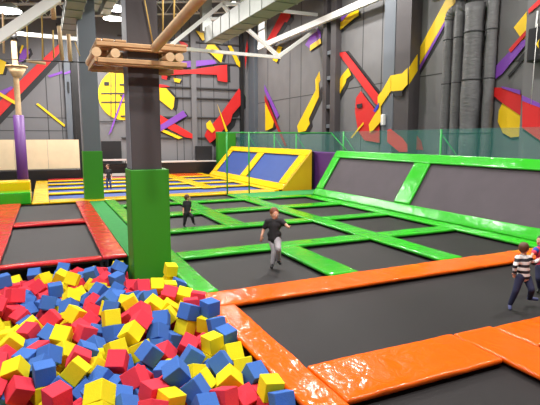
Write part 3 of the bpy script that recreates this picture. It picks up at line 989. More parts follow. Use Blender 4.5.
R-0.160,5.035,-0.219,2.48,0.65,1.40
Y0.159,5.200,-0.324,-1.53,-0.83,1.49
B0.461,5.066,-0.236,2.09,-0.93,1.54
B1.980,5.548,-0.444,0.45,-0.63,-2.12
B2.319,5.704,-0.354,2.28,-0.95,0.98
Y-2.655,5.645,-0.318,-1.45,-2.06,0.32
R-2.215,5.532,-0.337,1.05,1.97,-0.53
Y-2.023,5.560,-0.075,0.89,1.46,1.96
B-1.878,5.786,-0.083,-3.06,1.24,-0.28
R-1.424,5.754,-0.210,1.02,-2.47,-0.77
B-1.075,6.111,-0.207,1.19,0.80,-0.82
B-0.343,5.525,-0.134,0.95,2.04,-1.69
B0.311,5.664,-0.390,-1.26,-0.85,1.85
R0.725,5.633,-0.471,0.18,-3.00,-0.99
Y1.201,6.057,-0.319,0.14,-0.11,-1.09
R2.088,5.904,-0.384,1.18,0.52,0.27
R-2.880,6.176,-0.033,-1.58,-0.01,-0.08
B-2.098,5.874,-0.329,0.02,-0.56,2.30
R-2.423,6.475,-0.246,-1.13,2.56,0.40
Y-1.285,6.493,-0.490,1.57,0.14,-1.26
Y-1.672,6.030,-0.176,-0.58,-0.78,-2.73
Y-0.647,6.351,-0.421,-1.43,0.08,-0.24
R2.375,6.208,-0.333,-0.00,0.66,1.57
R-2.975,6.528,-0.290,0.67,0.00,-3.14
R-2.068,6.886,-0.195,1.54,0.70,0.72
R-1.537,6.459,-0.276,-0.70,-0.66,-2.50
R-1.255,6.727,-0.181,2.21,0.77,-0.31
Y0.761,6.478,-0.352,-0.81,0.96,-1.18
R-2.962,7.000,-0.009,1.46,-0.32,1.57
R-2.674,7.053,-0.210,-2.61,0.07,-1.60
Y-1.862,7.114,-0.189,-0.81,-2.85,0.76
Y-1.580,6.954,-0.162,2.38,-0.02,1.11
R-1.243,7.406,-0.303,0.68,-0.37,1.43
Y-0.494,7.050,-0.235,1.27,0.98,2.02
Y0.557,6.900,-0.369,-0.68,2.88,-0.41
R2.369,7.281,-0.441,0.08,1.88,-1.52
B-2.554,7.333,-0.116,-0.39,-0.49,-2.72
R-2.240,7.225,-0.237,-0.44,2.72,-1.55
Y-2.050,7.379,0.001,-1.90,1.41,0.14
B-1.705,7.327,-0.268,-0.16,-2.04,-2.14
Y-1.042,7.895,-0.275,-2.40,0.48,-1.34
Y0.830,7.958,-0.125,-1.94,-0.77,-1.05
B1.459,7.290,-0.421,-2.02,0.63,-0.95
Y-2.830,7.889,0.030,-1.42,0.11,1.72
R-2.538,7.892,0.057,-0.18,0.14,1.64
Y-2.042,7.688,0.000,1.50,-0.14,2.06
Y-1.620,8.304,-0.171,-2.19,0.25,-0.22
Y-0.982,8.129,-0.489,1.19,0.24,-3.00
R-0.801,7.798,-0.182,-1.41,0.84,0.04
Y0.194,8.064,-0.326,1.38,-0.86,-0.93
R1.386,8.248,-0.031,0.58,-1.05,1.80
B1.652,7.677,-0.273,-1.31,0.45,1.26
B-2.958,8.136,0.034,1.51,-0.04,0.10
R-2.493,8.136,-0.180,2.69,0.03,-1.58
B-2.098,8.003,-0.078,0.70,1.20,1.17
B-1.349,8.678,-0.163,1.10,-0.69,-1.32
R-1.092,8.915,-0.108,-1.26,-0.99,1.70
Y-1.083,8.134,-0.161,2.15,0.58,0.46
Y-0.055,8.217,-0.197,-1.82,-0.70,1.83
B0.523,8.521,-0.206,2.69,-0.50,-1.50
B1.078,8.734,-0.122,1.06,-0.82,1.45
B1.676,8.317,-0.102,-0.83,0.90,2.92
B2.238,8.039,-0.158,2.29,-0.48,1.00
Y-2.974,8.432,0.008,-1.21,3.14,-0.00
B-2.659,8.410,-0.163,0.84,-2.15,1.02
B-1.772,9.018,-0.448,-2.70,1.74,0.27
Y-1.955,8.577,-0.074,-0.71,-2.15,0.57
B-1.381,9.435,-0.276,-2.42,0.40,-1.10
R1.167,9.209,-0.148,-1.93,-0.33,2.11
B1.496,9.174,-0.056,0.12,-0.49,-1.80
B1.978,8.446,-0.012,0.26,2.24,-1.01
B2.344,8.385,-0.118,-0.29,-0.83,-1.34
Y-2.974,8.720,-0.081,-1.55,-1.07,-1.59
R-2.659,8.848,-0.248,-1.27,1.94,-0.20
Y-2.244,9.212,0.021,1.55,-1.96,-0.11
B-1.983,9.436,-0.192,1.84,0.65,-0.50
R-0.966,9.237,0.001,-0.43,1.26,2.59
B-0.147,8.592,-0.265,2.42,-0.18,-1.72
B1.112,9.331,-0.379,1.42,-1.09,-1.89
R1.835,9.580,-0.063,-0.10,0.75,-1.66
R1.962,8.961,-0.409,0.63,0.74,-0.28
R-2.783,9.189,-0.089,1.45,0.59,-1.38
B-2.589,9.416,-0.469,2.58,-0.70,1.21
B-1.633,9.828,-0.144,1.36,2.31,0.23
B-1.037,9.778,-0.196,-1.14,0.78,1.04
B0.805,9.930,-0.098,0.83,2.35,0.87
B1.019,9.805,-0.244,-0.23,-1.01,0.11"""
# ============================================================ setting
XW, YW = 18.0, 43.0
struct('floor', MB().box((-9, -3, FL-.2), (XW+.4, YW+.4, FL)), 'floor')
def ceil_z(x): return 12.2 + (x+9)*.125
struct('ceiling', MB().prism([(-9, -3, ceil_z(-9)), (XW+.4, -3, ceil_z(XW+.4)), (XW+.4, YW+.4, ceil_z(XW+.4)), (-9, YW+.4, ceil_z(-9))], (0,0,.25)), 'ceiling')
wr = struct('wall_right', MB().box((XW, -3, FL), (XW+.3, YW+.3, 15.7)), 'wall_grey')
wb = struct('wall_back', MB().box((-9, YW, FL), (XW, YW+.3, 15.7)), 'wall_grey_back')
struct('wall_left', MB().box((-9.3, -3, FL), (-9, YW+.3, 12.5)), 'wall_grey')
struct('wall_front', MB().box((-9.3, -3.3, FL), (XW+.3, -3, 15.7)), 'wall_grey')

# joints, girts and pilasters of the walls (parts of the wall they belong to)
g = MB()
for px in (268, 290, 301, 362, 381, 414): 
    y = onX(px, 90, XW).y; g.box((XW-.012, y-.03, FL), (XW+.01, y+.03, 15.4))
g.box((XW-.012, 14, 6.15), (XW+.01, 42.9, 6.2)); g.box((XW-.012, 2, 6.15), (XW+.01, 14, 6.2))
g.build('panel_joint', 'groove', wr)
def wallbox(px0, px1, depth, m, name, z0=FL, z1=15.2):
    a, b = onX(px0, 100, XW).y, onX(px1, 100, XW).y
    return MB().box((XW-depth, min(a, b), z0), (XW-.001, max(a, b), z1)).build(name, m, wr, bevel=.01, seg=1)
for a, b in ((305.5, 311), (314.5, 319.5)): pass
yo = lambda px, d: onX(px, 90, XW-d).y
MB().box((XW-.45, yo(326,.45), FL), (XW-.002, yo(322.5,.45), 15.2)).build('pilaster', 'column_dark', wr, bevel=.01, seg=1)
MB().box((XW-.45, yo(335,.45), FL), (XW-.002, yo(330,.45), 15.2)).build('pilaster', 'column_dark', wr, bevel=.01, seg=1)
MB().box((XW-.12, yo(335,.45)+.3, FL), (XW-.002, yo(326,.45), 15.2)).build('pilaster_web', 'column_grey', wr)
for z in (8.55, 6.9, 5.0, 3.7): MB().box((XW-.4, yo(330,.45)+.01, z), (XW-.14, yo(326,.45)-.01, z+.25)).build('tie_plate', 'column_grey', wr)
# big fluted pilaster: light flange, dark web, ribs
MB().box((XW-.75, yo(393.5,.75), FL), (XW-.002, yo(382.5,.75), 15.2)).build('pilaster', 'column_grey', wr, bevel=.015, seg=1)
MB().box((XW-.72, yo(408.5,.75), FL), (XW-.002, yo(393.5,.75)-.01, 15.2)).build('pilaster', 'column_dark', wr, bevel=.01, seg=1)
for y in (yo(413.5,.3), yo(410.5,.3)): MB().box((XW-.3, y-.06, FL), (XW-.002, y+.06, 15.2)).build('rib', 'column_dark', wr, bevel=.01, seg=1)
MB().box((XW-.6, 4, FL), (XW-.002, yo(522,.6), 15.2)).build('wall_pier', 'wall_grey', wr, bevel=.01, seg=1)
# corner pilaster
MB().box((XW-.35, yo(254.5,.35), FL), (XW-.002, YW-.002, 15.2)).build('pilaster', 'column_grey', wr, bevel=.01, seg=1)
cb = MB()
xcs = [onY(p, 100, YW).x for p in (239.5, 242.5)]
MB().box((xcs[0], YW-.35, FL), (xcs[1], YW-.002, 15.2)).build('pilaster', 'black_paint', wb)
xa, xb = onY(191, 100, YW).x, onY(196, 100, YW).x
MB().box((xa, YW-.25, FL), (xb, YW-.002, 14.5)).build('pilaster', 'wall_grey_back', wb)
for yy in (44.5, 64, 89.5, 99.5, 118.5, 138.5):
    z = onY(215, yy, YW).z; z_ = z
    for x0, x1 in ((onY(120, 100, YW).x, xa-.01), (xb+.01, xcs[0]-.01)):
        MB().box((x0, YW-.18, z_), (x1, YW-.002, z_+.12)).build('girt', 'groove', wb, bevel=.01, seg=1)
for px in (176, 183, 201, 214, 229):
    x = onY(px, 100, YW).x; MB().box((x-.03, YW-.012, 1), (x+.03, YW-.001, 14)).build('panel_joint', 'groove', wb)
for yy in (104, 117): 
    z = onY(45, yy+14, YW).z; MB().box((-8.9, YW-.012, z), (onY(72, 100, YW).x, YW-.001, z+.06)).build('panel_joint', 'groove', wb)
for px in (20, 47, 61):
    x = onY(px, 100, YW).x; MB().box((x-.03, YW-.012, 1), (x+.03, YW-.001, 12)).build('panel_joint', 'groove', wb)
x0, x1 = onY(72, 100, YW).x, onY(79, 100, YW).x
MB().box((x0, YW-.4, FL), (x1, YW-.002, 13)).build('pilaster', 'black_paint', wb)
x0, x1 = onY(65.5, 100, YW).x, onY(71.5, 100, YW).x
MB().box((x0, YW-.3, FL), (x1, YW-.002, 13)).build('pilaster', 'column_grey', wb)
MB().box((onY(67, 84, YW).x, YW-.36, onY(67, 93, YW).z), (onY(69, 84, YW).x, YW-.302, onY(67, 82, YW).z)).build('slot', 'black_paint', wb)
# dark doorway under the painted disc
x0, x1 = onY(101, 140, YW).x, onY(121, 140, YW).x
MB().box((x0, YW-.06, 0), (x1, YW-.002, onY(110, 141, YW).z)).build('door_opening', 'black_paint', wb)

# ------------------------------------------------------------ painted mural: thin boards on the walls
def mural(fn, plane, wall, pts, m, name='painted_shape', off=.05, shadow=None):
    P = [fn(x, y, plane) for x, y in pts]
    d = Vector((-.04, 0, 0)) if wall is wr else Vector((0, -.04, 0))
    k = off/.04
    o = MB().prism([p + d*k for p in P], d*.6).build(name, m, wall)
    if shadow:
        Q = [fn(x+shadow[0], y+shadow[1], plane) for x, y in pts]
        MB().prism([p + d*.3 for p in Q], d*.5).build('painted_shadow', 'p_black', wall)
    return o
R_ = lambda pts, m, sh=None, X=XW, off=.05: mural(onX, X, wr, pts, m, off=off, shadow=sh)
B_ = lambda pts, m, sh=None, off=.05: mural(onY, YW, wb, pts, m, off=off, shadow=sh)
# right wall
R_([(265.5,85),(280,115.4),(278,119),(265.5,91)], 'p_purple', off=.07)
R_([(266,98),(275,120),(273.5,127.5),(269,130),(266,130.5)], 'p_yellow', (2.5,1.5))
R_([(266,95),(288,146),(286,146),(266,101)], 'p_dred', off=.1)
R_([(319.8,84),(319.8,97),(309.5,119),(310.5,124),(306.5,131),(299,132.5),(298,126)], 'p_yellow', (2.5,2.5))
R_([(322,80),(326,72),(327,80),(322.5,92)], 'p_yellow', off=.52)
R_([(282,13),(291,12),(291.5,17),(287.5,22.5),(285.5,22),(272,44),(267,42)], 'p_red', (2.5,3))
R_([(279,46),(283,47),(277.5,62.5),(273.5,60)], 'p_yellow', (1,1.5))
R_([(317,27),(321.7,32),(321.7,38),(311.5,49),(306,45)], 'p_purple')
R_([(321.7,38.5),(311.5,45.5),(311.5,51),(322.6,43.5)], 'p_yellow', (0,1.5), off=.1)
R_([(336.5,20),(349,11),(352,14),(337,29)], 'p_purple')
R_([(336.8,28),(350.7,14),(360,9.5),(360.3,15.7),(356,18.5),(337,34)], 'p_yellow', (1,2), off=.1)
R_([(339.6,53),(347,52),(381,96),(381,106),(377,104)], 'p_red', (2,-1), off=.1)
R_([(349,68),(352,75),(347.5,79),(346.5,83),(335,104),(335,90.5),(342.5,76)], 'p_yellow', (2,3))
R_([(361.8,91.3),(368,100),(377,111),(380.5,111),(380.5,143),(365.5,140.4),(359,131),(356,112.6),(357,98)], 'p_red', (2,1.5))
R_([(358.5,104.5),(364,103.5),(364,107.5),(359,108.5)], 'p_black', off=.12)
R_([(352.6,137.6),(365,122.3),(365.6,124),(353.5,138.2)], 'p_yellow', off=.12)
R_([(371,124.6),(381.5,107),(383,104),(383,122),(375.7,130),(372,133)], 'p_yellow', off=.14)
R_([(376,111),(381.5,103),(381.5,107),(378,112.5)], 'p_blue', off=.18)
R_([(380,97),(383,92),(383,105),(380,108)], 'p_yellow', off=.14)
# across the big pilaster and beyond it
R_([(381,94),(391.5,75.6),(391.5,91.3),(381,107)], 'p_yellow', X=XW-.75, off=.03)
R_([(391.8,75.6),(403,73.5),(408.3,68),(408.3,84.5),(403,90.5),(391.8,91.3)], 'p_yellow', X=XW-.8, off=.03)
R_([(391.8,92),(403,91),(403,96),(397,96)], 'p_black', X=XW-.8, off=.03)
R_([(388,130),(391,129),(403,138),(408,145),(408,152),(400,152),(388,142)], 'p_red', X=XW-.8, off=.03)
R_([(409.5,68),(412,64),(447,0),(458,0),(415.5,74),(409.5,83)], 'p_yellow')
R_([(416,74),(449,16),(450,18),(417,77)], 'p_purple', (1.5,1.5))
R_([(415,132),(422,141),(424,150),(416,150)], 'p_red')
R_([(515,27.8),(528,12),(528,44),(525.5,43)], 'p_yellow', off=.05)
R_([(511,50),(528,31),(528,36),(513,53)], 'p_red', off=.12)
R_([(492,72),(512,51),(527,39),(527,45.5),(504,74),(492,83)], 'p_purple', off=.08)
R_([(509,76),(521,62),(522,64),(510.5,77.5)], 'p_black', off=.06)
R_([(518,62),(527,51),(529,56),(523,62)], 'p_black', off=.06)
R_([(492,87.6),(505,88),(523,94),(523,116),(504,103),(492,93)], 'p_red', off=.1)
R_([(504,86.5),(523,90.5),(523,95),(505,88.5)], 'p_purple', off=.14)
R_([(504,102.5),(500,110.7),(499,122),(504,133),(512,137.6),(521.7,136.7),(522.3,115)], 'p_yellow', (0,2.5))
PX = XW-.6
R_([(523.5,95.5),(542,104),(542,108),(523.5,101)], 'p_purple', X=PX, off=.06)
R_([(523.5,100.5),(542,106),(542,141),(523.5,128)], 'p_red', (0,3), X=PX)
R_([(529.5,10),(542,-2),(542,4),(530,14)], 'p_red', X=PX)
# back wall, right bay
B_([(176,37),(188,45),(187,48),(181,45)], 'p_red')
B_([(195,31),(203,33),(204,40),(202,41)], 'p_yellow', (1,1), off=.2)
B_([(207,45),(214,45),(222.5,55),(220.5,63),(214,57.5),(205,49)], 'p_yellow', (4,0), off=.2)
B_([(227,46),(230.5,46),(240,64),(240,68.5),(236,65)], 'p_yellow', off=.2)
B_([(245.5,40),(246.5,48),(243.8,69),(243.5,56)], 'p_red', off=.38)
B_([(165,66),(176,62),(213,60),(216,64),(195,67),(165,70)], 'p_purple', off=.22)
B_([(161,70),(190,70),(226,65),(226.5,82.5),(217,81),(216,75),(190,74),(167,75.5),(166,80),(161,79)], 'p_red', (4,0), off=.26)
B_([(173,78),(180.5,79.5),(179,83),(174,82)], 'p_yellow', (2,1), off=.2)
B_([(155,84),(165,85),(170,87),(155,88)], 'p_red', off=.2)
B_([(155,87.6),(165.7,88.5),(174,97.8),(173,107),(171.3,110),(155,97)], 'p_yellow', (4.5,1), off=.24)
B_([(182.4,110.5),(186,116),(155,134),(155,128)], 'p_purple', (3,1), off=.3)
B_([(155,112),(168,120),(191.7,134),(191.7,138.5),(184,137),(155,122)], 'p_red', off=.24)
B_([(160,128),(182,137.6),(178,139),(160,131)], 'p_yellow', (0,1), off=.22)
B_([(238,88.5),(240.7,93),(240.7,104),(231.5,114.4),(229.6,122),(213,140),(209,143),(203.7,135.7),(205.6,131),(218.5,116)], 'p_red', (5,4), off=.26)
B_([(209,120),(214,130),(211,133),(205.6,128),(205,123.7)], 'p_yellow', off=.34)
B_([(216,104),(226.5,131),(224.5,132)], 'p_yellow', off=.34)
# back wall, left bay
B_([(60,43),(60,52.5),(43.5,70),(0,116),(-14,131),(-14,116),(0,101),(30,71)], 'p_red', (1.5,7), off=.06)
B_([(23,50),(28,47),(30,53),(24,61),(19,62),(20,54)], 'p_purple', (3,1), off=.12)
B_([(22,45),(24,46),(21,54),(19.5,53)], 'p_yellow', off=.2)
B_([(-8,56),(0,59),(6.5,62),(3,74),(-8,74)], 'p_yellow', (3,1))
B_([(48,75.5),(62,71),(63,73),(50,77.5)], 'p_purple'); B_([(63.5,73.5),(71,70.5),(71,73),(64,75)], 'p_purple', off=.34)
B_([(-5,93),(12,86),(13,88.5),(0,98),(-5,100)], 'p_purple', off=.1)
B_([(-6,89),(0,92),(17,102),(16,105),(0,95.8),(-6,93)], 'p_yellow', off=.14)
B_([(36,104),(38,103),(65,124.6),(64.5,126.8)], 'p_yellow', (.5,1.2))
cxp, cyp = 124, 94
B_([(cxp+26*math.cos(t), cyp+26*math.sin(t)) for t in [PI*2*i/40 for i in range(40)]], 'p_yellow')
B_([(101,92.7),(147,92.7),(147,94),(101,94)], 'groove', off=.1); B_([(101,101.5),(147,101.5),(147,102.8),(101,102.8)], 'groove', off=.1)
for xx in (110.5, 115): B_([(xx,70),(xx+.8,70),(xx+.8,119),(xx,119)], 'groove', off=.09)
B_([(104,82),(109,82),(109,85.5),(104,85.5)], 'p_black', off=.12)
B_([(123,94),(124.5,94),(111,132),(108,135)], 'p_purple', off=.16)
B_([(98,99+22),(123,99+22),(123,122),(98,122)], 'groove', off=.1)

yn = yo(408.5, .75)
MB().prism([onY(x, y, yn)+Vector((0,-.03,0)) for x, y in ((408.8,68),(417.3,54.5),(417.3,71),(408.8,84.5))], (0, .025, 0)).build('painted_shape', 'p_yellow', wr)
# window / bright glazed slot high in the right wall by the corner
a, b = onX(259.5, 30, XW).y, onX(266.5, 30, XW).y
z0, z1 = onX(263, 44, XW).z, onX(263, 16, XW).z
w = struct('window_1', MB().box((XW-.1, b, z0), (XW-.02, a, z1)), 'window_glow')
f = MB()
for y in (a, b): f.box((XW-.14, y-.08, z0-.1), (XW-.002, y+.08, z1+.1))
for z in (z0, (z0+z1)/2, z1): f.box((XW-.15, min(a,b), z-.06), (XW-.002, max(a,b), z+.06))
f.build('window_frame', 'steel_white', w)

# ============================================================ floor trampolines
# openings, x0,x1,y0,y1
A0, A1, B0, B1, C0, C1 = 3.0, 5.6, 6.36, 8.82, 9.55, 12.3
gf = 'green-padded floor trampolines'
for x0, x1, y0, y1, l in (
    (A0, A1, 8.9, 11.8, 'black trampoline under the running boy in grey trousers, just behind the long orange pad'),
    (B0, B1, 8.9, 11.8, 'black floor trampoline right of the running boy, directly behind the orange pad'),
    (C0, C1, 8.9, 11.8, 'black floor trampoline behind the striped child, against the green foot of the right slope'),
    (A0, B1, 12.52, 15.33, 'long black double-width trampoline behind the running boy'),
    (C0, C1, 12.52, 15.33, 'black floor trampoline right of the long one, at the foot of the sloped wall'),
    (A0, A1, 15.97, 18.78, 'black floor trampoline the small boy in black is standing on'),
    (B0, B1, 15.97, 18.78, 'black floor trampoline just right of the small boy in black'),
    (C0, C1, 15.97, 18.78, 'black floor trampoline below the divider of the sloped wall, behind the one at its foot'),
    (A0, A1, 19.6, 22.18, 'black floor trampoline half hidden by the near column, behind the boy in black'),
    (B0, B1, 19.6, 22.18, 'black floor trampoline second from the yellow pads, in the middle row'),
    (C0, C1, 19.6, 22.18, 'farthest black floor trampoline beside the sloped wall, by the green carpet'),
    (A0, A1, 22.85, 24.85, 'sliver of black trampoline next to the near column before the yellow pads'),
    (B0, B1, 22.85, 24.85, 'black floor trampoline directly in front of the yellow pads')):
    tramp(x0, x1, y0, y1, 'black_mat', l, None)
tramp(3.0, 12.3, 5.36, 8.03, 'black_mat', 'long black trampoline framed in orange, under the striped child', None)
tramp(3.0, 5.57, 1.2, 4.36, 'black_mat', 'black trampoline cut by the bottom edge of the photo, in front of the orange pad', None)
tramp(6.38, 12.3, 1.2, 4.45, 'black_mat', 'black trampoline at the bottom right corner, beside the orange junction', None)
tramp(-1.13, 1.17, 13.0, 18.7, 'black_mat', 'nearer black trampoline framed in red behind the foam pit', None)
tramp(-1.13, 1.17, 19.45, 24.9, 'black_mat', 'farther black trampoline framed in red before the yellow pads', None)

gg = None
GV, OV, RV, YV = 'green_vinyl', 'orange_vinyl', 'red_vinyl', 'yellow_vinyl'
pad(2.5, 3.0, 8.9, 24.97, GV, 'long narrow green pad running back past the near column, left of the floor trampolines', gg)
pad(A1, B0, 8.9, 11.82, GV, 'green pad running back from the orange strip right of the running boy', gg)
pad(A1, B0, 15.35, 24.97, GV, 'long green pad running back just right of the small boy in black', gg)
pad(B1, C0, 8.9, 24.7, GV, 'longest green pad running back through the middle of the floor trampolines', gg)
pad(C1, 12.93, 8.9, 22.6, GV, 'green floor pad along the foot of the right sloped wall', gg)
rows = ((11.82, 12.5), (15.35, 15.95), (18.8, 19.58), (22.2, 22.83))
names = {(0,0):'broad green cross pad behind the running boy, left of the long middle pad',
 (1,0):'green cross pad in front of the small boy in black', (2,0):'green cross pad behind the small boy in black',
 (3,0):'far green cross pad beside the near column, before the last sliver of black',
 (1,1):'green cross pad right of the boy in black, behind the long trampoline', (2,1):'green cross pad in the middle file, third from the orange strip',
 (3,1):'green cross pad in the middle file, farthest back before the yellow pads',
 (0,2):'green cross pad nearest the orange strip at the foot of the sloped wall', (1,2):'green cross pad below the divider of the sloped wall',
 (2,2):'green cross pad by the sloped wall, third from the orange strip', (3,2):'green cross pad bordering the dark green carpet'}
for r, (y0, y1) in enumerate(rows):
    if r == 0:
        pad(A0, B1, y0, y1, GV, names[(0,0)], gg, along='x')
    else:
        pad(A0, A1, y0, y1, GV, names[(r,0)], gg, along='x'); pad(B0, B1, y0, y1, GV, names[(r,1)], gg, along='x')
    pad(C0, C1, y0, y1, GV, names[(r,2)], gg, along='x')
# orange pads
pad(2.5, 3.0, .3, 8.05, OV, 'shiny wrinkled orange pad along the right edge of the foam pit', gg)
pad(2.5, 9.36, 8.05, 8.88, OV, 'long orange pad running right from the foam pit corner behind the big trampoline', gg)
pad(9.36, 12.93, 8.07, 8.9, OV, 'orange pad behind the striped child at the right edge', gg, z=-.01)
pad(12.32, 12.93, .6, 8.05, OV, 'orange floor pad along the foot of the sloped wall, beyond the right edge', gg)
pad(3.0, 5.57, 4.38, 5.36, OV, 'wrinkled orange pad in front, joining the pit edge pad', gg)
pad(5.57, 6.38, .6, 5.33, OV, 'orange pad running towards the camera at the bottom right junction', gg, along='y')
pad(6.38, 12.3, 4.47, 5.28, OV, 'orange pad at the right edge in front of the striped child', gg)
# red pads
pad(1.18, 1.8, 12.75, 24.97, RV, 'long red pad between the red-framed trampolines and the green walkway', gg)
pad(-2.15, -1.15, 12.75, 25.2, RV, 'wide red pad at the left edge of the photo', gg)
pad(-1.15, 1.18, 18.72, 19.43, RV, 'red cross pad between the two red-framed trampolines', gg, along='x')
pad(-1.15, 1.18, 12.72, 12.98, RV, 'red cross pad at the back edge of the foam pit', gg, along='x')

def deck(name, x0, x1, y0, y1, z, m, label):
    o = MB().box((x0, y0, FL), (x1, y1, z)).build(name, m, bevel=.01, seg=1); return tag(o, label, 'walkway')
deck('carpeted_walkway', 1.82, 2.48, 12.75, 24.97, -.05, 'green_carpet', 'green carpeted walkway between the red pad and the narrow green pad')
deck('carpeted_walkway', 8.98, 14.6, 24.72, 24.98, -.03, 'green_carpet', 'narrow green carpeted strip carrying the green rail posts')
deck('carpeted_walkway', 9.57, 14.6, 22.97, 24.7, -.03, 'green_carpet', 'dark green carpet deck in front of the yellow sloped trampoline')

# yellow zone
yr = [(24.99, 26.2), (28.9, 29.6), (31.9, 32.5), (34.9, 35.5), (37.6, 38.2)]
XL, XM0, XM1, XR = .05, 8.65, 9.55, 11.9
nm = ['nearest', 'second', 'third', 'fourth', 'farthest']
pad(-.72, XL, 24.99, 38.2, YV, 'long yellow pad down the left side of the blue trampolines', gg)
pad(XM0, XM1, 28.6, 41.0, YV, 'yellow pad running back through the blue trampolines towards the stage', gg)
pad(XR, 12.38, 25.45, 41.0, YV, 'long yellow floor pad along the foot of the yellow slope', gg)
for i, (y0, y1) in enumerate(yr):
    if i < 2: pad(XL, XM0 if i else XR, y0, y1, YV, f'{nm[i]} yellow cross pad of the blue trampoline field, counted from the green pads', gg, along='x')
    else: pad(XL, XM0, y0, y1, YV, f'{nm[i]} yellow cross pad left of the dividing yellow pad', gg, along='x')
    if i: pad(XM1, XR, y0, y1, YV, f'{nm[i]} yellow cross pad by the yellow slope', gg, along='x')
    if i < 4:
        y2 = yr[i+1][0]
        if i == 0: tramp(XL, XR, y1, y2, 'blue_mat', 'long blue trampoline nearest the green pads, crossing the whole yellow field', None)
        else:
            tramp(XL, XM0, y1, y2, 'blue_mat', f'long blue trampoline, {nm[i]} row behind both columns', None)
            tramp(XM1, XR, y1, y2, 'blue_mat', f'blue trampoline beside the yellow slope, {nm[i]} row', None)
pad(XM1, XR, 38.22, 41.0, OV, 'flat orange landing pad before the black stage front', gg, along='x')
pad(XL, XM0, 38.22, 39.6, RV, 'far red pad strip behind the blue trampolines', gg, along='x')

# padded blocks on the left
b1 = MB().box((-3.4, 25.3, -PT), (-.74, 26.3, .5)).build('padded_block', 'green_vinyl', bevel=.06, seg=3); tag(b1, 'green padded block at the left edge, in front of the yellow block', 'block')
b2 = MB().box((-3.4, 26.4, FL), (-.76, 27.6, .92)).build('padded_block', 'yellow_vinyl', bevel=.07, seg=3); tag(b2, 'yellow padded block at the left edge behind the green block', 'block')

# ============================================================ sloped trampolines on the right
def slope(name, xf, xt, zt, ys, ye, dividers, padm, matm, w, pre, sideface=None, topw=None):
    foot, top = Vector((xf, 0, 0)), Vector((xt, 0, zt)); u = (top-foot).normalized(); N = Vector((-u.z, 0, u.x)); Ls = (top-foot).length
    topw = topw or w
    P = lambda s, y, h=0: foot + u*s + N*h + Vector((0, y, 0))
    tag(pad_mesh('slope_pad', padm, P(w/2, ys), P(w/2, ye), w-.01, N), f'{pre[0]} pad along the foot of the {pre[1]}', 'pad')
    tag(pad_mesh('slope_pad', padm, P(Ls-topw/2, ys), P(Ls-topw/2, ye), topw-.01, N), f'{pre[0]} pad along the top edge of the {pre[1]}', 'pad')
    for (a, b, l) in dividers:
        tag(pad_mesh('slope_pad', padm, P(w+.005, (a+b)/2), P(Ls-topw-.005, (a+b)/2), b-a, N), l, 'pad')
    ed = sorted([(a, b) for a, b, l in dividers])
    for k in range(len(ed)-1):
        y0, y1 = ed[k][1], ed[k+1][0]
        t = thing('sloped_trampoline', pre[2][k], 'trampoline', None, (xf, (y0+y1)/2, FL))
        L0 = Vector(t.location); e = .08
        q = [P(w-e, y0-e, -.12), P(Ls-topw+e, y0-e, -.12), P(Ls-topw+e, y1+e, -.12), P(w-e, y1+e, -.12)]
        MB().prism([p-L0 for p in q], -N*.02).build('jump_mat', matm, t)
        f = MB()
        for y in (y0-.16, y1+.16):
            f.bar(P(.05, y, -.13)-L0, P(Ls-.05, y, -.13)-L0, .06, .06)
            f.bar(P(Ls-.05, y, -.13)-L0, Vector((xt-.02, y, FL))-L0, .06, .06); f.bar(P(.05, y, -.13)-L0, Vector((xf+.2, y, FL))-L0, .06, .06)
        for s in (w-.15, Ls-topw+.15): f.bar(P(s, y0-.16, -.13)-L0, P(s, y1+.16, -.13)-L0, .06, .06)
        f.build('frame', 'steel_dark', t)
    return P, N, Ls
slope('green', 12.95, 14.45, 2.34, 4.0, 22.62,
  [(21.97, 22.62, 'narrow green pad up the far edge of the sloped black wall'), (15.22, 16.17, 'green divider pad running up between the two black sloped trampolines'), (7.0, 7.95, 'green divider pad at the near end of the sloped wall, beyond the right edge')],
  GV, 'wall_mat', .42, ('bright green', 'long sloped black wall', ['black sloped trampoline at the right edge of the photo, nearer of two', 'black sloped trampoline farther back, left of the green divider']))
slope('yellow', 12.4, 14.45, 2.34, 25.4, 39.1,
  [(25.4, 26.35, 'yellow pad up the near edge of the blue slope'), (31.7, 32.75, 'yellow divider pad between the two blue sloped trampolines'), (38.15, 39.1, 'yellow pad up the far edge of the blue slope')],
  YV, 'blue_mat', .47, ('yellow', 'blue slope', ['blue sloped trampoline nearer the camera, between yellow pads', 'blue sloped trampoline farther back by the stage']))
# triangular padded end and plain back of the slopes
tag(MB().prism([(12.5, 25.38, FL), (14.45, 25.38, FL), (14.45, 25.38, 2.28), (12.5, 25.38, .05)], (0, -.08, 0)).build('end_pad', 'yellow_pad', bevel=.01, seg=1), 'yellow triangular side panel closing the near end of the blue slope', 'pad')
for (y0, y1, c) in ((4.0, 22.62, 'green'), (25.5, 39.1, 'yellow')):
    tag(MB().box((14.62, y0, FL), (14.70, y1, 2.2)).build('back_panel', 'steel_dark'), f'dark backing panel behind the {c} edged slope', 'panel')
tag(MB().box((14.75, 23.2, FL), (15.1, 26.6, 2.2)).build('crash_mat', 'purple_vinyl', bevel=.05), 'purple padded mat in the gap between the yellow and green slopes', 'mat')
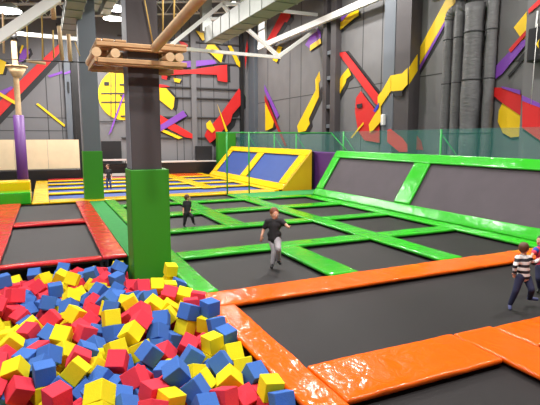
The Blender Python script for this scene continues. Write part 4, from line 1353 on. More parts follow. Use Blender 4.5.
# ============================================================ rail, net
XN = 15.6
net = thing('safety_net', 'tall teal see-through net behind the sloped walls, hung from a top rail', 'net', None, (XN, 20, 0))
nb = MB().box((-.006, -15.9, 1.6), (.006, 20.9, 3.34)); nb.build('netting', 'net', net)
MB().tube((0, -15.9, 3.36), (0, 20.9, 3.36), .02, n=8).build('top_cord', 'net', net)
for y in (-12, -3.9, 3.7, 9.5, 13.0, 18.0):
    p = MB().tube((.0, y, FL), (.0, y, 3.38), .05, n=8); p.tube((.0, y, 3.2), (.9, y-1.3, 1.0), .03, n=6); p.build('post', 'steel_green', net)
rl = thing('guard_rail', 'green steel rail on two slim posts in front of the yellow slope', 'railing', None, (9.2, 25.85, FL))
r0 = Vector(rl.location)
for x in (onY(227, 160, 24.85).x, onY(249, 160, 24.85).x): MB().tube((x-9.2, -1.0, .97), (x-9.2, -1.0, 4.3), .045, n=8).build('post', 'steel_green', rl)
MB().tube((8.3-9.2, -1.0, 4.3), (XN-9.2-.1, -1.0, 4.3), .04, n=8).build('rail', 'steel_green', rl)
MB().tube((XN-9.2-.1, -1.0, 4.3), (XN-9.2-.1, -2.8, 3.2), .035, n=8).build('brace', 'steel_green', rl)

# ============================================================ columns
def column(x0, x1, y0, y1, top, shaft, side, label, padm, zp, base, tr=.05):
    cx, cyy = (x0+x1)/2, (y0+y1)/2
    t = thing('padded_column', label, 'column', None, (cx, cyy, FL))
    hx, hy = (x1-x0)/2, (y1-y0)/2
    MB().box((-hx, -hy, 0), (hx, hy, top-FL)).build('shaft', shaft, t, bevel=.01, seg=1)
    th = .05
    for n, a, b in (('front', (-hx-th, -hy-th*1.6), (hx+tr, -hy-.004)), ('back', (-hx-th, hy+.004), (hx+tr, hy+th)),
                    ('left', (-hx-th, -hy+.01), (-hx-.004, hy)), ('right', (hx+.004, -hy+.01), (hx+tr, hy))):
        o = MB().box((a[0], a[1], base-FL), (b[0], b[1], zp-FL)).build('column_pad', padm, t, bevel=.02, seg=2)
    if side: MB().box((-hx-.012, -hy-.002, zp-FL+.02), (-hx-.002, hy*.9, top-FL)).build('side_plate', side, t)
    return t
column(onY(131.5, 200, 11.0).x+.05, onY(163.6, 200, 11.0).x, 11.08, 11.75, 13.4, 'column_dark', 'column_side', 'near dark grey square column with a tall green pad, rising out of the foam pit', 'green_pad', onY(150, 169.5, 11.0).z, -.6, onY(169.8, 200, 11.0).x-onY(163.6, 200, 11.0).x)
column(1.72, 2.52, 25.5, 26.25, 13.4, 'column_grey', None, 'far grey column with a shorter looking green pad at the end of the red pad', 'green_pad', 2.38, -.05)
struct('platform_base', MB().box((1.6, 25.3, FL), (2.54, 26.5, -.06)), 'green_carpet') if False else None
column(12.3+.2, 13.3, 38.6+1.2, 41.0, 13.6, 'column_dark', None, 'green padded column base behind the blue slope by the black speaker', 'green_pad', 3.4, -.1) if False else None

# green padded block behind the slope, beside the stage
xa, za = onY(218, 133, 41.4).x, onY(218, 133, 41.4).z
tag(MB().box((onY(218.5,133,41.4).x, 41.4, FL), (onY(236,133,41.4).x, 42.2, za)).build('crash_mat', 'green_pad', bevel=.04), 'tall green padded mat beside the stage behind the blue slope', 'mat')

# ============================================================ stage and far left
x0, x1 = onY(101, 170, 41.1).x, onY(216, 170, 41.1).x
st = thing('stage', 'low black stage with a pale top along the back wall', 'stage', None, ((x0+x1)/2, 42, FL))
L0 = Vector(st.location)
zt = onY(190, 161, 41.1).z
MB().box(Vector((x0, 41.12, FL))-L0, Vector((x1, 42.7, zt-.09))-L0).build('stage_front', 'black_vinyl', st)
MB().box(Vector((x0+2.0, 41.08, zt-.085))-L0, Vector((x1+.05, 42.7, zt))-L0).build('stage_deck', 'stage_top', st)
# handrails in the dark opening left of the stage
hr = thing('guard_rail', 'pale double handrail across the dark opening behind the far child', 'railing', None, (x0, 41.0, FL))
L1 = Vector(hr.location)
for y_, w_ in ((160, .14), (175, .22)):
    p, q = onY(103, y_, 40.6), onY(124, y_, 40.6)
    MB().bar(p-L1, Vector((x0+1.95, 40.6, p.z))-L1, .06, w_).build('rail', 'stage_top', hr)
for x in (x0+.02, x0+1.9): MB().box(Vector((x-.03, 40.62, FL))-L1, Vector((x+.03, 40.7, onY(103,159,40.6).z))-L1).build('post', 'steel_dark', hr)
sp = onY(196.5, 146, 42.0); sq = onY(212, 160, 42.0)
s_ = thing('loudspeaker', 'black box loudspeaker standing on the stage against the mural', 'speaker', None, ((sp.x+sq.x)/2, 42.2, zt))
hw = (sq.x-sp.x)/2
MB().box((-hw, -.3, 0), (hw, .3, sp.z-zt)).build('cabinet', 'black_paint', s_, bevel=.03)
MB().box((-hw+.08, -.33, .08), (hw-.08, -.305, sp.z-zt-.08)).build('grille', 'steel_dark', s_)
# plywood barrier on a black padded base
YB = 41.3
xl = -9+.05; xr = onY(79.5, 150, YB).x
zb, zt2 = onY(40, 169, YB).z, onY(40, 139.5, YB).z
pb = thing('barrier', 'pale plywood barrier wall above a black padded kerb on the left', 'barrier', None, ((xl+xr)/2, YB, FL)); L2 = Vector(pb.location)
n = 5
for i in range(n):
    a = xl+(xr-xl)*i/n; b = xl+(xr-xl)*(i+1)/n-.02
    MB().box(Vector((a, YB, zb+.01))-L2, Vector((b, YB+.06, zt2))-L2).build('plywood_panel', 'plywood', pb)
MB().box(Vector((xl, YB-.7, FL))-L2, Vector((xr, YB+.2, zb))-L2).build('padded_kerb', 'black_vinyl', pb, bevel=.08, seg=3)
MB().box(Vector((xr-.18, YB-.12, FL))-L2, Vector((xr-.02, YB-.01, zt2+2.2))-L2).build('post', 'black_paint', pb) if False else MB().box(Vector((xr-.16, YB+.08, FL))-L2, Vector((xr-.02, YB+.2, zt2+2.0))-L2).build('post', 'black_paint', pb)

# ============================================================ insulated ducts on the right wall
def duct_pipe(px, r, z0, z1, label, y=None, bend=False):
    X = XW-.06-r*1.12
    yy = onX(px, 100, X).y
    t = thing('insulated_duct', label, 'duct', None, (X, yy, FL))
    prev = None; mb = MB(); k = 26
    zs = [z0+(z1-z0)*i/k for i in range(k+1)]
    rr = [r*(1+.12*noise.noise(Vector((px, z*1.3, 0)))) for z in zs]
    rings = []
    for z, q in zip(zs, rr):
        ring = [mb.bm.verts.new((q*math.cos(2*PI*i/18)*(1+.03*noise.noise(Vector((z*3, i, px)))), q*math.sin(2*PI*i/18), z-FL)) for i in range(18)]
        rings.append(ring)
    for a, b in zip(rings, rings[1:]):
        for i in range(18): f = mb.bm.faces.new((a[i], a[(i+1)%18], b[(i+1)%18], b[i])); f.smooth = True
    mb.bm.faces.new(rings[0][::-1]); mb.bm.faces.new(rings[-1])
    mb.build('duct_body', 'duct_wrap', t)
    if bend:
        e = MB(); h = z1-FL; pts = [Vector((0, -.55*math.sin(a)*1.0+0, h-.02)) for a in (0,)]
        pr = Vector((0, 0, h-.06))
        for a in (.35, .75, 1.15, 1.57):
            q = Vector((0, -.42*(1-math.cos(a))-.0, h-.06+.42*math.sin(a))); e.tube(pr, q, r*1.03, n=18); pr = q
        e.tube(pr, pr+Vector((0, -.5, .02)), r*1.03, n=18); e.build('duct_elbow', 'duct_wrap', t)
    for z in (3.2, 5.55, 7.6):
        if z < z1: MB().tube((0, 0, z-FL), (0, 0, z+.05-FL), r*1.07, n=18).build('strap', 'groove', t)
    return t
zA = onX(450, 8, XW-.3).z
duct_pipe(445.5, .21, FL, zA-.5, 'narrow grey wrapped duct, leftmost of the bundle on the right wall', bend=True)
duct_pipe(455.5, .21, FL, zA+.3, 'narrow grey wrapped duct second from the left in the bundle')
duct_pipe(470.5, .41, FL, zA-.25, 'widest grey wrapped duct in the middle of the bundle')
duct_pipe(488, .23, FL, 12.5, 'tall grey wrapped duct at the right end of the bundle')
# horizontal wrapped header above
yh0, yh1 = onX(444, 3, XW-.3).y, onX(480, 3, XW-.3).y
hd = MB(); hd.tube((XW-.8, yh0+.1, zA+.62), (XW-.8, yh1-.35, zA+.62), .3, n=18)
tag(hd.build('insulated_duct', 'duct_wrap'), 'horizontal grey wrapped duct across the top of the bundle', 'duct')

# hanging black box at the right edge
p, q = onX(528.5, 29, XW-1.1), onX(545, 60, XW-1.1)
bx = thing('loudspeaker', 'black hanging loudspeaker with a small yellow mark at the upper right edge', 'speaker', None, (XW-1.1, (p.y+q.y)/2, q.z)); hy = abs(p.y-q.y)/2; hz = p.z-q.z
MB().box((0, -hy, 0), (.45, hy, hz)).build('cabinet', 'black_paint', bx, bevel=.03)
MB().box((-.03, -hy+.06, .07), (-.005, hy-.06, hz-.07)).build('grille', 'steel_dark', bx)
m_ = MB(); m_.prism([(-.04, .0, hz*.5), (-.04, -.13, hz*.62), (-.04, -.1, hz*.5), (-.04, -.13, hz*.36)], (.008,0,0)); m_.build('emblem', 'p_yellow', bx)
m_ = MB(); m_.tube((.2, hy*.6, hz), (.5, hy*1.1, hz+.7), .03); m_.tube((.2, -hy*.6, hz), (.5, hy*.2, hz+.7), .03); m_.build('bracket', 'steel_white', bx)
m_ = MB(); m_.tube((-.05, -.02, hz+.1), (-.05, .02, -1.6), .012, n=6); m_.build('cable', 'steel_white', bx)
# small white sensor on the wall by the pilaster
p = onX(384, 120, XW-.8)
tag(MB().box((XW-.95, p.y-.12, p.z-.3), (XW-.76, p.y+.12, p.z+.3)).build('wall_speaker', 'steel_white', bevel=.04), 'small white wall speaker low on the big pilaster', 'speaker')

# ============================================================ rope course
def log(p, q, r0, r1, m='log_wood', name='log', parent=None, wob=.02):
    p, q = Vector(p), Vector(q); mb = MB(); k = 14; d = (q-p).normalized(); a = d.orthogonal().normalized(); b = d.cross(a); rings = []
    sd = random.random()*9
    for j in range(k+1):
        t = j/k; c = p.lerp(q, t)+a*noise.noise(Vector((t*3+sd, 0, 0)))*wob; r = r0+(r1-r0)*t
        rings.append([mb.bm.verts.new(c+(a*math.cos(2*PI*i/14)+b*math.sin(2*PI*i/14))*r*(1+.05*noise.noise(Vector((t*6+sd, i, 2))))) for i in range(14)])
    for u, v in zip(rings, rings[1:]):
        for i in range(14): f = mb.bm.faces.new((u[i], u[(i+1)%14], v[(i+1)%14], v[i])); f.smooth = True
    mb.bm.faces.new(rings[0][::-1]); mb.bm.faces.new(rings[-1])
    return mb.build(name, m, parent)
pf = thing('wooden_platform', 'square timber platform fixed high around the near dark column', 'platform', None, (2.05, 11.4, 4.6)); LP = Vector(pf.location)
xa, xb = onY(97, 50, 10.6).x, onY(187, 50, 10.6).x
zt_ = onY(150, 44.5, 10.6).z; yF = 10.6; yK = 12.2; zl = zt_-.42
for i, (z0, z1) in enumerate(((zt_-.09, zt_), (zl, zl+.1))):
    for (y0, y1) in ((yF, yF+.12), (10.92, 11.06), (11.79, 11.92), (yK-.12, yK)):
        MB().box(Vector((xa, y0, z0))-LP, Vector((xb, y1, z1))-LP).build('beam', 'wood', pf, bevel=.012, seg=1)
for x0, x1 in ((xa, 1.16), (1.18, 1.4), (1.42, 1.64), (2.44, 2.64), (2.66, xb)):
    MB().box(Vector((x0, yF, zt_+.004))-LP, Vector((x1, yK, zt_+.05))-LP).build('deck_board', 'wood', pf, bevel=.008, seg=1)
MB().box(Vector((xa-.05, yF, zl+.02))-LP, Vector((xa-.01, yK, zl+.12))-LP).build('beam', 'wood', pf)
for x in (1.05, 1.42, 2.55, 2.75): log(Vector((x, yF+.01, zl+.2))-LP, Vector((x, yK, zl+.2))-LP, .095, .095, 'log_wood', 'cross_log', pf, 0)
for i, x in enumerate((2.88, 2.92, 2.96)): pass
a = onY(155, 48, 10.5); b = onY(204, -6, 7.9)
tag(log(a, b, .1, .1), 'thick peeled log running up from the timber platform towards the ceiling', 'log')
# ropes round the platform
def rope(p, q, r, label, m='rope', cat='rope', name='rope', group=None):
    return tag(MB().tube(p, q, r, n=6).build(name, m), label, cat, group)
rope(onY(153, 43.5, 10.95), onY(144, -4, 10.95), .015, 'thin yellow rope rising in front of the near column')
rope(onY(163, 44, 11.5), onY(163, -4, 11.5), .02, 'left of two vertical tan ropes beside the log')
rope(onY(174, 30, 11.9), onY(174.5, -4, 11.9), .02, 'right of two vertical tan ropes beside the log')
# left post of the rope course
YP = 31.0
a = onY(23, 178, YP); b = onY(13, 30, YP); a.z = FL
po = thing('wooden_post', 'tall wooden post wrapped with a purple pad at the far left', 'post', None, a)
log((0,0,0), b-a, .17, .14, 'log_wood', 'post_log', po)
m1, m2 = onY(18.5, 115, YP)-a, onY(23, 178, YP)-a; m2.z = .02
MB().tube(m2, m1, .3, .28, n=16).build('post_pad', 'purple_vinyl', po)
c = onY(17, 72, YP)-a
MB().tube(c-Vector((0,0,.3)), c+Vector((0,0,.25)), .2, .5, n=18).build('platform_cone', 'log_wood', po)
MB().tube(c+Vector((0,0,.25)), c+Vector((0,0,.34)), .55, n=18).build('platform_disc', 'wood', po)
MB().tube(onY(14, 40, YP)-a, onY(14, 33, YP)-a, .2, n=14).build('post_cap', 'black_paint', po)
# hanging ropes, rungs
YH = 24
for px, y0, y1 in ((27, 15, 62), (42, 14, 60), (53, 30, 58)):
    rope(onY(px, y0, YH), onY(px+.8, y1, YH), .035, {27:'hanging tan rope nearest the far left post', 42:'hanging tan rope in the middle over the red beam', 53:'hanging tan rope right of the middle over the red beam'}[px])
rope(onY(26.5, 60.5, YH-.08), onY(46, 63.5, YH-.08), .07, 'horizontal wooden rung hanging over the red beam', 'log_wood', 'rung', 'hanging_rung')
rope(onY(59, 26, 20), onY(62.5, 60, 20), .075, 'pale hanging pole left of the two by the grey duct', 'log_wood', 'pole', 'hanging_pole')
rope(onY(68.5, 34, 20), onY(70.5, 61, 20), .075, 'pale hanging pole right of the two by the grey duct', 'log_wood', 'pole', 'hanging_pole')
rope(onY(3, 12, 26), onY(4, 53, 26), .05, 'pale hanging pole at the far left edge', 'log_wood', 'pole', 'hanging_pole')
rope(onY(52.5, 0, 20), onY(54, 19, 20), .09, 'short orange wood pole hanging beside the white beam', 'wood', 'pole', 'hanging_pole')
rope(onY(75, 42, 22), onY(80, 56, 22), .02, 'thin yellow rope left of the grey far column')
rope(onY(-14, 58, YP-.6), onY(119, 64, 12.3), .018, 'black steel cable strung from the left post to the timber platform', 'black_paint', 'cable', 'steel_cable')

# ============================================================ steel overhead
def truss_bar(p, q, w, h, label, m='steel_white', name='steel_beam'):
    return tag(MB().bar(p, q, w, h).build(name, m), label, 'beam')
# crane-girder like beam along the right wall
z_ = 10.8
truss_bar((17.2, 39.5, 10.75), (17.2, 6, 10.75), .25, .4, 'big white steel beam running along the top of the right wall')
truss_bar(onY(-14, 46, 19), onY(58, -3, 19), .3, .32, 'thick white diagonal beam at the top left')
t = thing('roof_truss', 'white steel roof truss with one long level chord in front of the back wall', 'truss', None, onY(240, 55, 31)); LT = Vector(t.location)
def tb(a, b, w, Y=31, nm_='web'): MB().bar(onY(a[0], a[1], Y)-LT, onY(b[0], b[1], Y)-LT, w, w).build(nm_, 'steel_white', t)
tb((-10, 31), (280, 57.5), .2, nm_='bottom_chord')
tb((150, 62), (222, 4), .24); tb((280, 57.5), (245, 27), .22); tb((278, 57), (335, 16), .22); tb((222, 4), (235, 20), .2); tb((211, 19), (233, 18), .18)
tb((236, 22), (243, -4), .2); tb((222, 4), (270, 4), .2); tb((256, 8), (318, 15), .2)
# joists: purlins repeated under the roof
def joist(Y, first=[None]):
    p0, p1 = Vector((-8.9, Y, ceil_z(-8.9)-.25)), Vector((17.9, Y, ceil_z(17.9)-.25))
    return p0, p1
mb = MB(); n = 18
p0, p1 = joist(0)
for off in (0, -1.0):
    mb.bar(p0+Vector((0,0,off)), p1+Vector((0,0,off)), .12, .12)
for i in range(n):
    a, b, c = p0.lerp(p1, i/n), p0.lerp(p1, (i+.5)/n), p0.lerp(p1, (i+1)/n); dz = Vector((0,0,-1.0))
    mb.bar(a, b+dz, .06, .06); mb.bar(b+dz, c, .06, .06)
J = mb.build('roof_joist', 'steel_white'); tag(J, 'white lattice steel joist under the roof deck', 'joist', 'roof joists'); J.location.y = 14
for y in (18, 22, 26, 30, 34, 38, 42):
    j = J.copy(); C.objects.link(j); j.location.y = y
mb = MB(); P_ = MB().box((-.05, -2.9, -.24), (.05, 42.9, -.02)).build('roof_purlin', 'steel_dark')
tag(P_, 'dark steel purlin running lengthwise under the roof deck', 'purlin', 'roof purlins'); P_.location = (-7.5, 0, ceil_z(-7.5))
for i in range(1, 12):
    x = -7.5+i*2.1; o = P_.copy(); C.objects.link(o); o.location = (x, 0, ceil_z(x))
# rectangular galvanised duct
def gduct(start, Z, w, h, ynear, label, end='cap'):
    s = onZ(start[0], start[1], Z)
    t = thing('rectangular_duct', label, 'duct', None, (s.x, s.y, Z)); L = s.y-ynear; k = max(2, int(L/1.4))
    MB().box((-w, -L, 0), (0, 0, h)).build('duct_body', 'galvanised', t, bevel=.015, seg=1)
    for i in range(k+1):
        y = -L*i/k; MB().box((-w-.03, y-.03, -.03), (.03, y+.03, h+.03)).build('flange', 'galvanised', t)
    return t, s
gduct((222, 44), 9.0, 1.1, .95, 7, 'big galvanised rectangular duct running overhead towards the middle of the photo')
gduct((76, 36), 8.6, .75, .5, 9, 'galvanised rectangular duct hanging left of the far grey column')
gduct((98, 11), 9.6, .6, .45, 9, 'short looking galvanised duct above the far grey column')
gduct((110, 15), 9.8, .5, .4, 9, 'galvanised duct just left of the near dark column near the ceiling')
p, q = onY(202.5, 31, 36), onY(212, -2, 36)
tag(MB().box((p.x, 36, p.z), (q.x, 36.6, min(q.z, ceil_z(q.x)))).build('vertical_duct', 'galvanised', bevel=.02), 'vertical galvanised duct dropping from the roof before the mural', 'duct')

# ============================================================ lamps
def lamp(x, y, drop, power, label, size=.32, vis=True, group='high bay lamps'):
    z = ceil_z(x)-drop
    t = thing('high_bay_lamp', label, 'lamp', group, (x, y, z))
    MB().tube((0,0,.04), (0,0,.4), size, size*.45, n=20).build('reflector', 'galvanised', t)
    MB().tube((0,0,.0), (0,0,.035), size*.93, n=20).build('lens', 'lamp_glow', t)
    MB().tube((0,0,.4), (0,0,drop), .02, n=6).build('stem', 'steel_dark', t)
    l = bpy.data.lights.new('lamp_light', 'AREA'); l.shape = 'DISK'; l.size = .6; l.energy = power; l.color = (1, .965, .93)
    o = bpy.data.objects.new('lamp_light', l); C.objects.link(o); o.parent = t; o.location = (0,0,-.05)
    return t
LPW = 560
k = 0
for (x, y) in ((-5, 4), (3, 3), (11, 4), (16, 8), (-6, 14), (1.5, 7.5), (6, 13), (12, 13), (-5, 24), (6.5, 22), (14.7, 24.3), (13.2, 22.6), (-3, 34), (6.5, 33), (12.5, 33), (3, 39), (14, 39)):
    lamp(x, y, 2.6, LPW, 'round high bay lamp hanging under the roof', .32)
# visible bright lamps near the top left
for (px, py, Y, l) in ((118, 9, 30, 'glaring high bay lamp just left of the near dark column, upper of two'), (113.5, 19, 38, 'glaring high bay lamp left of the near dark column, lower of two'), (7, 11, 30, 'glaring high bay lamp in the top left corner')):
    p = onY(px, py, Y); t = lamp(p.x, Y, ceil_z(p.x)-p.z, 500, l, .75, group=None)
w = bpy.data.worlds.new('world'); bpy.context.scene.world = w; w.use_nodes = True
w.node_tree.nodes['Background'].inputs[0].default_value = (.8, .88, 1, 1); w.node_tree.nodes['Background'].inputs[1].default_value = .45
sc = bpy.context.scene
sc.view_settings.view_transform = 'Standard'; sc.view_settings.look = 'None'; sc.view_settings.gamma = 1
sc.view_settings.use_curve_mapping = False; sc.view_settings.exposure = 0.18
# ============================================================ foam cubes
def cube_mesh(m):
    bm = bmesh.new(); bmesh.ops.create_cube(bm, size=.248)
    bmesh.ops.bevel(bm, geom=list(bm.edges), offset=.009, segments=2, affect='EDGES', profile=.5)
    me = bpy.data.meshes.new('foam_cube'); bm.to_mesh(me); bm.free(); me.materials.append(MATS[m]); return me
CM = {'R': cube_mesh('foam_red'), 'B': cube_mesh('foam_blue'), 'Y': cube_mesh('foam_yellow')}
CN = {'R': 'red', 'B': 'blue', 'Y': 'yellow'}
def zone(x, y):
    if x > 2.1 and y < 8.8: return 'touching the orange pad along the pit edge'
    if x > 1.25 and y > 9.8: return 'heaped around the foot of the near column'
    if y > 11.4: return 'in the back row by the red-framed trampoline'
    if y > 8.6: return 'in the back half of the pit'
    if y > 6.6: return 'in the middle of the pit'
    return 'in the front of the pit near the bottom edge'
first = {}
for ln in FOAM.split('\n'):
    c = ln[0]; v = [float(t) for t in ln[1:].split(',')]
    if c not in first:
        o = bpy.data.objects.new('foam_cube', CM[c]); first[c] = o
    else: o = first[c].copy()
    C.objects.link(o); o.location = v[:3]; o.rotation_euler = v[3:]
    z = zone(v[0], v[1])
    tag(o, f'{CN[c]} foam cube {z}', 'foam cube', f'{CN[c]} foam cubes {z}')
bm = bmesh.new(); MI = {'R': 0, 'B': 1, 'Y': 2}
from mathutils import Euler
for ln in FILL.split('\n'):
    c = ln[0]; v = [float(t) for t in ln[1:].split(',')]
    m = Matrix.Translation(v[:3]) @ Euler(v[3:]).to_matrix().to_4x4()
    r = bmesh.ops.create_cube(bm, size=.246, matrix=m)
    fs = set(f for q in r['verts'] for f in q.link_faces)
    for f in fs: f.material_index = MI[c]
me = bpy.data.meshes.new('foam_cube_filling'); bm.to_mesh(me); bm.free()
for k in ('foam_red', 'foam_blue', 'foam_yellow'): me.materials.append(MATS[k])
o = bpy.data.objects.new('foam_cube_filling', me); C.objects.link(o)
tag(o, 'deeper foam cubes filling the pit underneath the top layer', 'foam cubes', kind='stuff')
struct('trim_1', MB().box((-3.3, 3.7, FL), (2.47, 12.70, -.9)), 'black_vinyl')      # pit bottom
struct('trim_2', MB().box((2.52, .3, FL), (2.8, 8.9, -.16)), 'black_vinyl')

# ============================================================ people
def ell(bm, c, r, mtx=None, sub=3):
    m = Matrix.Translation(c) @ (mtx or Matrix()) @ Matrix.Diagonal((r[0], r[1], r[2], 1))
    bmesh.ops.create_icosphere(bm, subdivisions=sub, radius=1, matrix=m)
def limb(bm, p, q, r1, r2, n=14):
    p, q = Vector(p), Vector(q); d = q-p; L = d.length
    if L < 1e-4: return
    rot = d.to_track_quat('Z', 'Y').to_matrix().to_4x4()
    bmesh.ops.create_cone(bm, cap_ends=True, segments=n, radius1=r1, radius2=r2, depth=L, matrix=Matrix.Translation((p+q)/2) @ rot)
    ell(bm, p, (r1,)*3, sub=2); ell(bm, q, (r2,)*3, sub=2)
def fuse(name, bm, m, parent, voxel, smooth=4, origin=(0,0,0)):
    me = bpy.data.meshes.new(name); bm.to_mesh(me); bm.free()
    o = bpy.data.objects.new(name, me); C.objects.link(o)
    md = o.modifiers.new('r', 'REMESH'); md.mode = 'VOXEL'; md.voxel_size = voxel; md.use_smooth_shade = True
    if smooth: s = o.modifiers.new('s', 'SMOOTH'); s.factor = .5; s.iterations = smooth
    dg = bpy.context.evaluated_depsgraph_get(); m2 = bpy.data.meshes.new_from_object(o.evaluated_get(dg))
    o.modifiers.clear(); o.data = m2; m2.materials.clear(); m2.materials.append(MATS[m])
    for p in m2.polygons: p.use_smooth = True
    o.parent = parent; return o
HZ = Vector((FW.x, FW.y, 0)).normalized()          # horizontal viewing direction
def person(label, foot, J, k, face, cl, hair, short=True, extra=None):
    """J: joints as pixel+depth triples turned into world points; k: size (1 = 1.3 m child); face: direction the child looks."""
    D = (onZ(foot[0], foot[1], -.13)-CAM).dot(FW)
    base = onZ(foot[0], foot[1], -.13)
    t = thing('person', label, 'person', None, base)
    def W(n):
        a = J[n]; return atD(a[0], a[1], D+(a[2] if len(a) > 2 else 0)) - base
    f = Vector(face).normalized(); side = f.cross(Vector((0,0,1))).normalized()
    hd, nk, ch, wa = W('head'), W('neck'), W('chest'), W('waist')
    R = Matrix((side, f, Vector((0,0,1)))).transposed().to_4x4()
    sh = [W('sl'), W('sr')]; hp = [W('hl'), W('hr')]; cs = (sh[1]-sh[0]).normalized()
    # body: one continuous skin mesh
    bm = bmesh.new()
    hr_ = .109*k
    ell(bm, hd, (hr_*.80, hr_*.93, hr_*1.05), R)
    ell(bm, hd+f*hr_*.25-Vector((0,0,hr_*.55)), (hr_*.58, hr_*.6, hr_*.5), R)               # jaw
    ell(bm, hd+f*hr_*.97-Vector((0,0,hr_*.18)), (hr_*.13, hr_*.2, hr_*.17), R)              # nose
    for s in (-1, 1): ell(bm, hd+side*s*hr_*.82-Vector((0,0,hr_*.12)), (hr_*.08, hr_*.18, hr_*.25), R)   # ears
    limb(bm, hd-Vector((0,0,hr_*.7)), nk, .048*k, .052*k)
    limb(bm, nk, ch, .06*k, .09*k); limb(bm, ch, wa, .09*k, .085*k); limb(bm, hp[0], hp[1], .075*k, .075*k)
    limb(bm, sh[0], sh[1], .05*k, .05*k)
    hand_bits = []
    for i, s in enumerate('lr'):
        S_, E_, W_, H_ = W('s'+s), W('e'+s), W('w'+s), W('m'+s)
        limb(bm, S_, E_, .042*k, .034*k); limb(bm, E_, W_, .034*k, .024*k)
        d = (H_-W_).normalized(); a = d.cross(f)
        a = a.normalized() if a.length > .1 else side; b = d.cross(a)
        ell(bm, W_+d*.035*k, (.03*k, .014*k, .045*k), Matrix((a, b, d)).transposed().to_4x4())
        for j, (off, ln) in enumerate(((-.024, .045), (-.009, .055), (.008, .05), (.023, .04))):
            p0 = W_+d*.065*k+a*off*k; p1 = p0+(d+b*.25)*ln*.55*k; p2 = p1+(d+b*.8)*ln*.5*k
            limb(bm, p0, p1, .009*k, .0085*k, 8); limb(bm, p1, p2, .0085*k, .007*k, 8)
        q0 = W_+d*.02*k-a*.026*k; q1 = q0+(d-a*1.0+b*.3).normalized()*.03*k; limb(bm, q0, q1, .0105*k, .009*k, 8); limb(bm, q1, q1+(d-a*.2+b*.3).normalized()*.025*k, .009*k, .0075*k, 8)
        P0, K_, A_, T_ = W('h'+s), W('k'+s), W('a'+s), W('t'+s)
        limb(bm, P0, K_, .066*k, .046*k); limb(bm, K_, K_.lerp(A_, .35), .046*k, .047*k); limb(bm, K_.lerp(A_, .35), A_, .047*k, .03*k)
        limb(bm, A_, T_, .03*k, .026*k)
    fuse('body', bm, 'skin', t, .0085*k, 2)
    # hair
    bm = bmesh.new()
    ell(bm, hd-f*hr_*.16+Vector((0,0,hr_*.24)), (hr_*.92, hr_*.98, hr_*.95), R)
    ell(bm, hd-f*hr_*.45-Vector((0,0,hr_*.1)), (hr_*.78, hr_*.6, hr_*.75), R)
    for i in range(14):
        an = random.uniform(0, 2*PI); v = side*math.cos(an)*.5+f*math.sin(an)*.5
        ell(bm, hd-f*hr_*.1+v*hr_+Vector((0,0,hr_*random.uniform(.6,.95))), (hr_*.22,)*3, sub=1)
    fuse('hair', bm, hair, t, .014*k, 2)
    # face
    for s in (-1, 1):
        m_ = bmesh.new(); c = hd+f*hr_*.80+side*s*hr_*.30+Vector((0,0,hr_*.02)); ell(m_, c, (hr_*.14, hr_*.1, hr_*.10), R, 2)
        me_ = bpy.data.meshes.new('eye'); m_.to_mesh(me_); m_.free(); me_.materials.append(MATS['eye_white']); e = bpy.data.objects.new('eye', me_); C.objects.link(e); e.parent = t
        m_ = bmesh.new(); ell(m_, c+f*hr_*.07, (hr_*.07, hr_*.05, hr_*.07), R, 2)
        me_ = bpy.data.meshes.new('pupil'); m_.to_mesh(me_); m_.free(); me_.materials.append(MATS['hair_dark']); e2 = bpy.data.objects.new('pupil', me_); C.objects.link(e2); e2.parent = e
    m_ = bmesh.new(); ell(m_, hd+f*hr_*.80-Vector((0,0,hr_*.52)), (hr_*.24, hr_*.09, hr_*.06), R, 2)
    me_ = bpy.data.meshes.new('mouth'); m_.to_mesh(me_); m_.free(); me_.materials.append(MATS['lip']); e = bpy.data.objects.new('mouth', me_); C.objects.link(e); e.parent = t
    # shirt
    bm = bmesh.new(); g_ = .016*k
    limb(bm, nk-Vector((0,0,.035*k)), ch, .062*k+g_, .098*k+g_); limb(bm, ch, wa, .098*k+g_, .095*k+g_)
    hm = (hp[0]+hp[1])/2
    limb(bm, wa, wa.lerp(hm, .85), .095*k+g_, .1*k+g_)
    limb(bm, sh[0], sh[1], .054*k+g_, .054*k+g_)
    up = nk-Vector((0,0,.09*k)); wdt = (sh[1]-sh[0]).length
    for q, rr in ((ch, .085), (wa, .08)):
        limb(bm, q-cs*wdt*.26, q+cs*wdt*.26, rr*k, rr*k)
    limb(bm, hm.lerp(wa,.2)-cs*wdt*.24, hm.lerp(wa,.2)+cs*wdt*.24, .08*k, .08*k)
    for s in 'lr':
        S_, E_, W_ = W('s'+s), W('e'+s), W('w'+s)
        if short: limb(bm, S_, S_.lerp(E_, .7), .046*k+g_, .042*k+g_)
        else: limb(bm, S_, E_, .044*k+g_, .034*k+g_*.8); limb(bm, E_, W_.lerp(E_, .08), .034*k+g_*.8, .026*k+g_*.6)
    fuse('shirt', bm, cl[0], t, .014*k, 3)
    # trousers
    bm = bmesh.new(); limb(bm, hp[0], hp[1], .075*k+g_*.5, .075*k+g_*.5); limb(bm, hm, hm.lerp(wa, .45), .085*k, .085*k)
    for s in 'lr':
        P0, K_, A_ = W('h'+s), W('k'+s), W('a'+s)
        limb(bm, P0, K_, .07*k+g_, .05*k+g_); limb(bm, K_, K_.lerp(A_, .93), .05*k+g_, .034*k+g_)
    fuse('trousers', bm, cl[1], t, .014*k, 3)
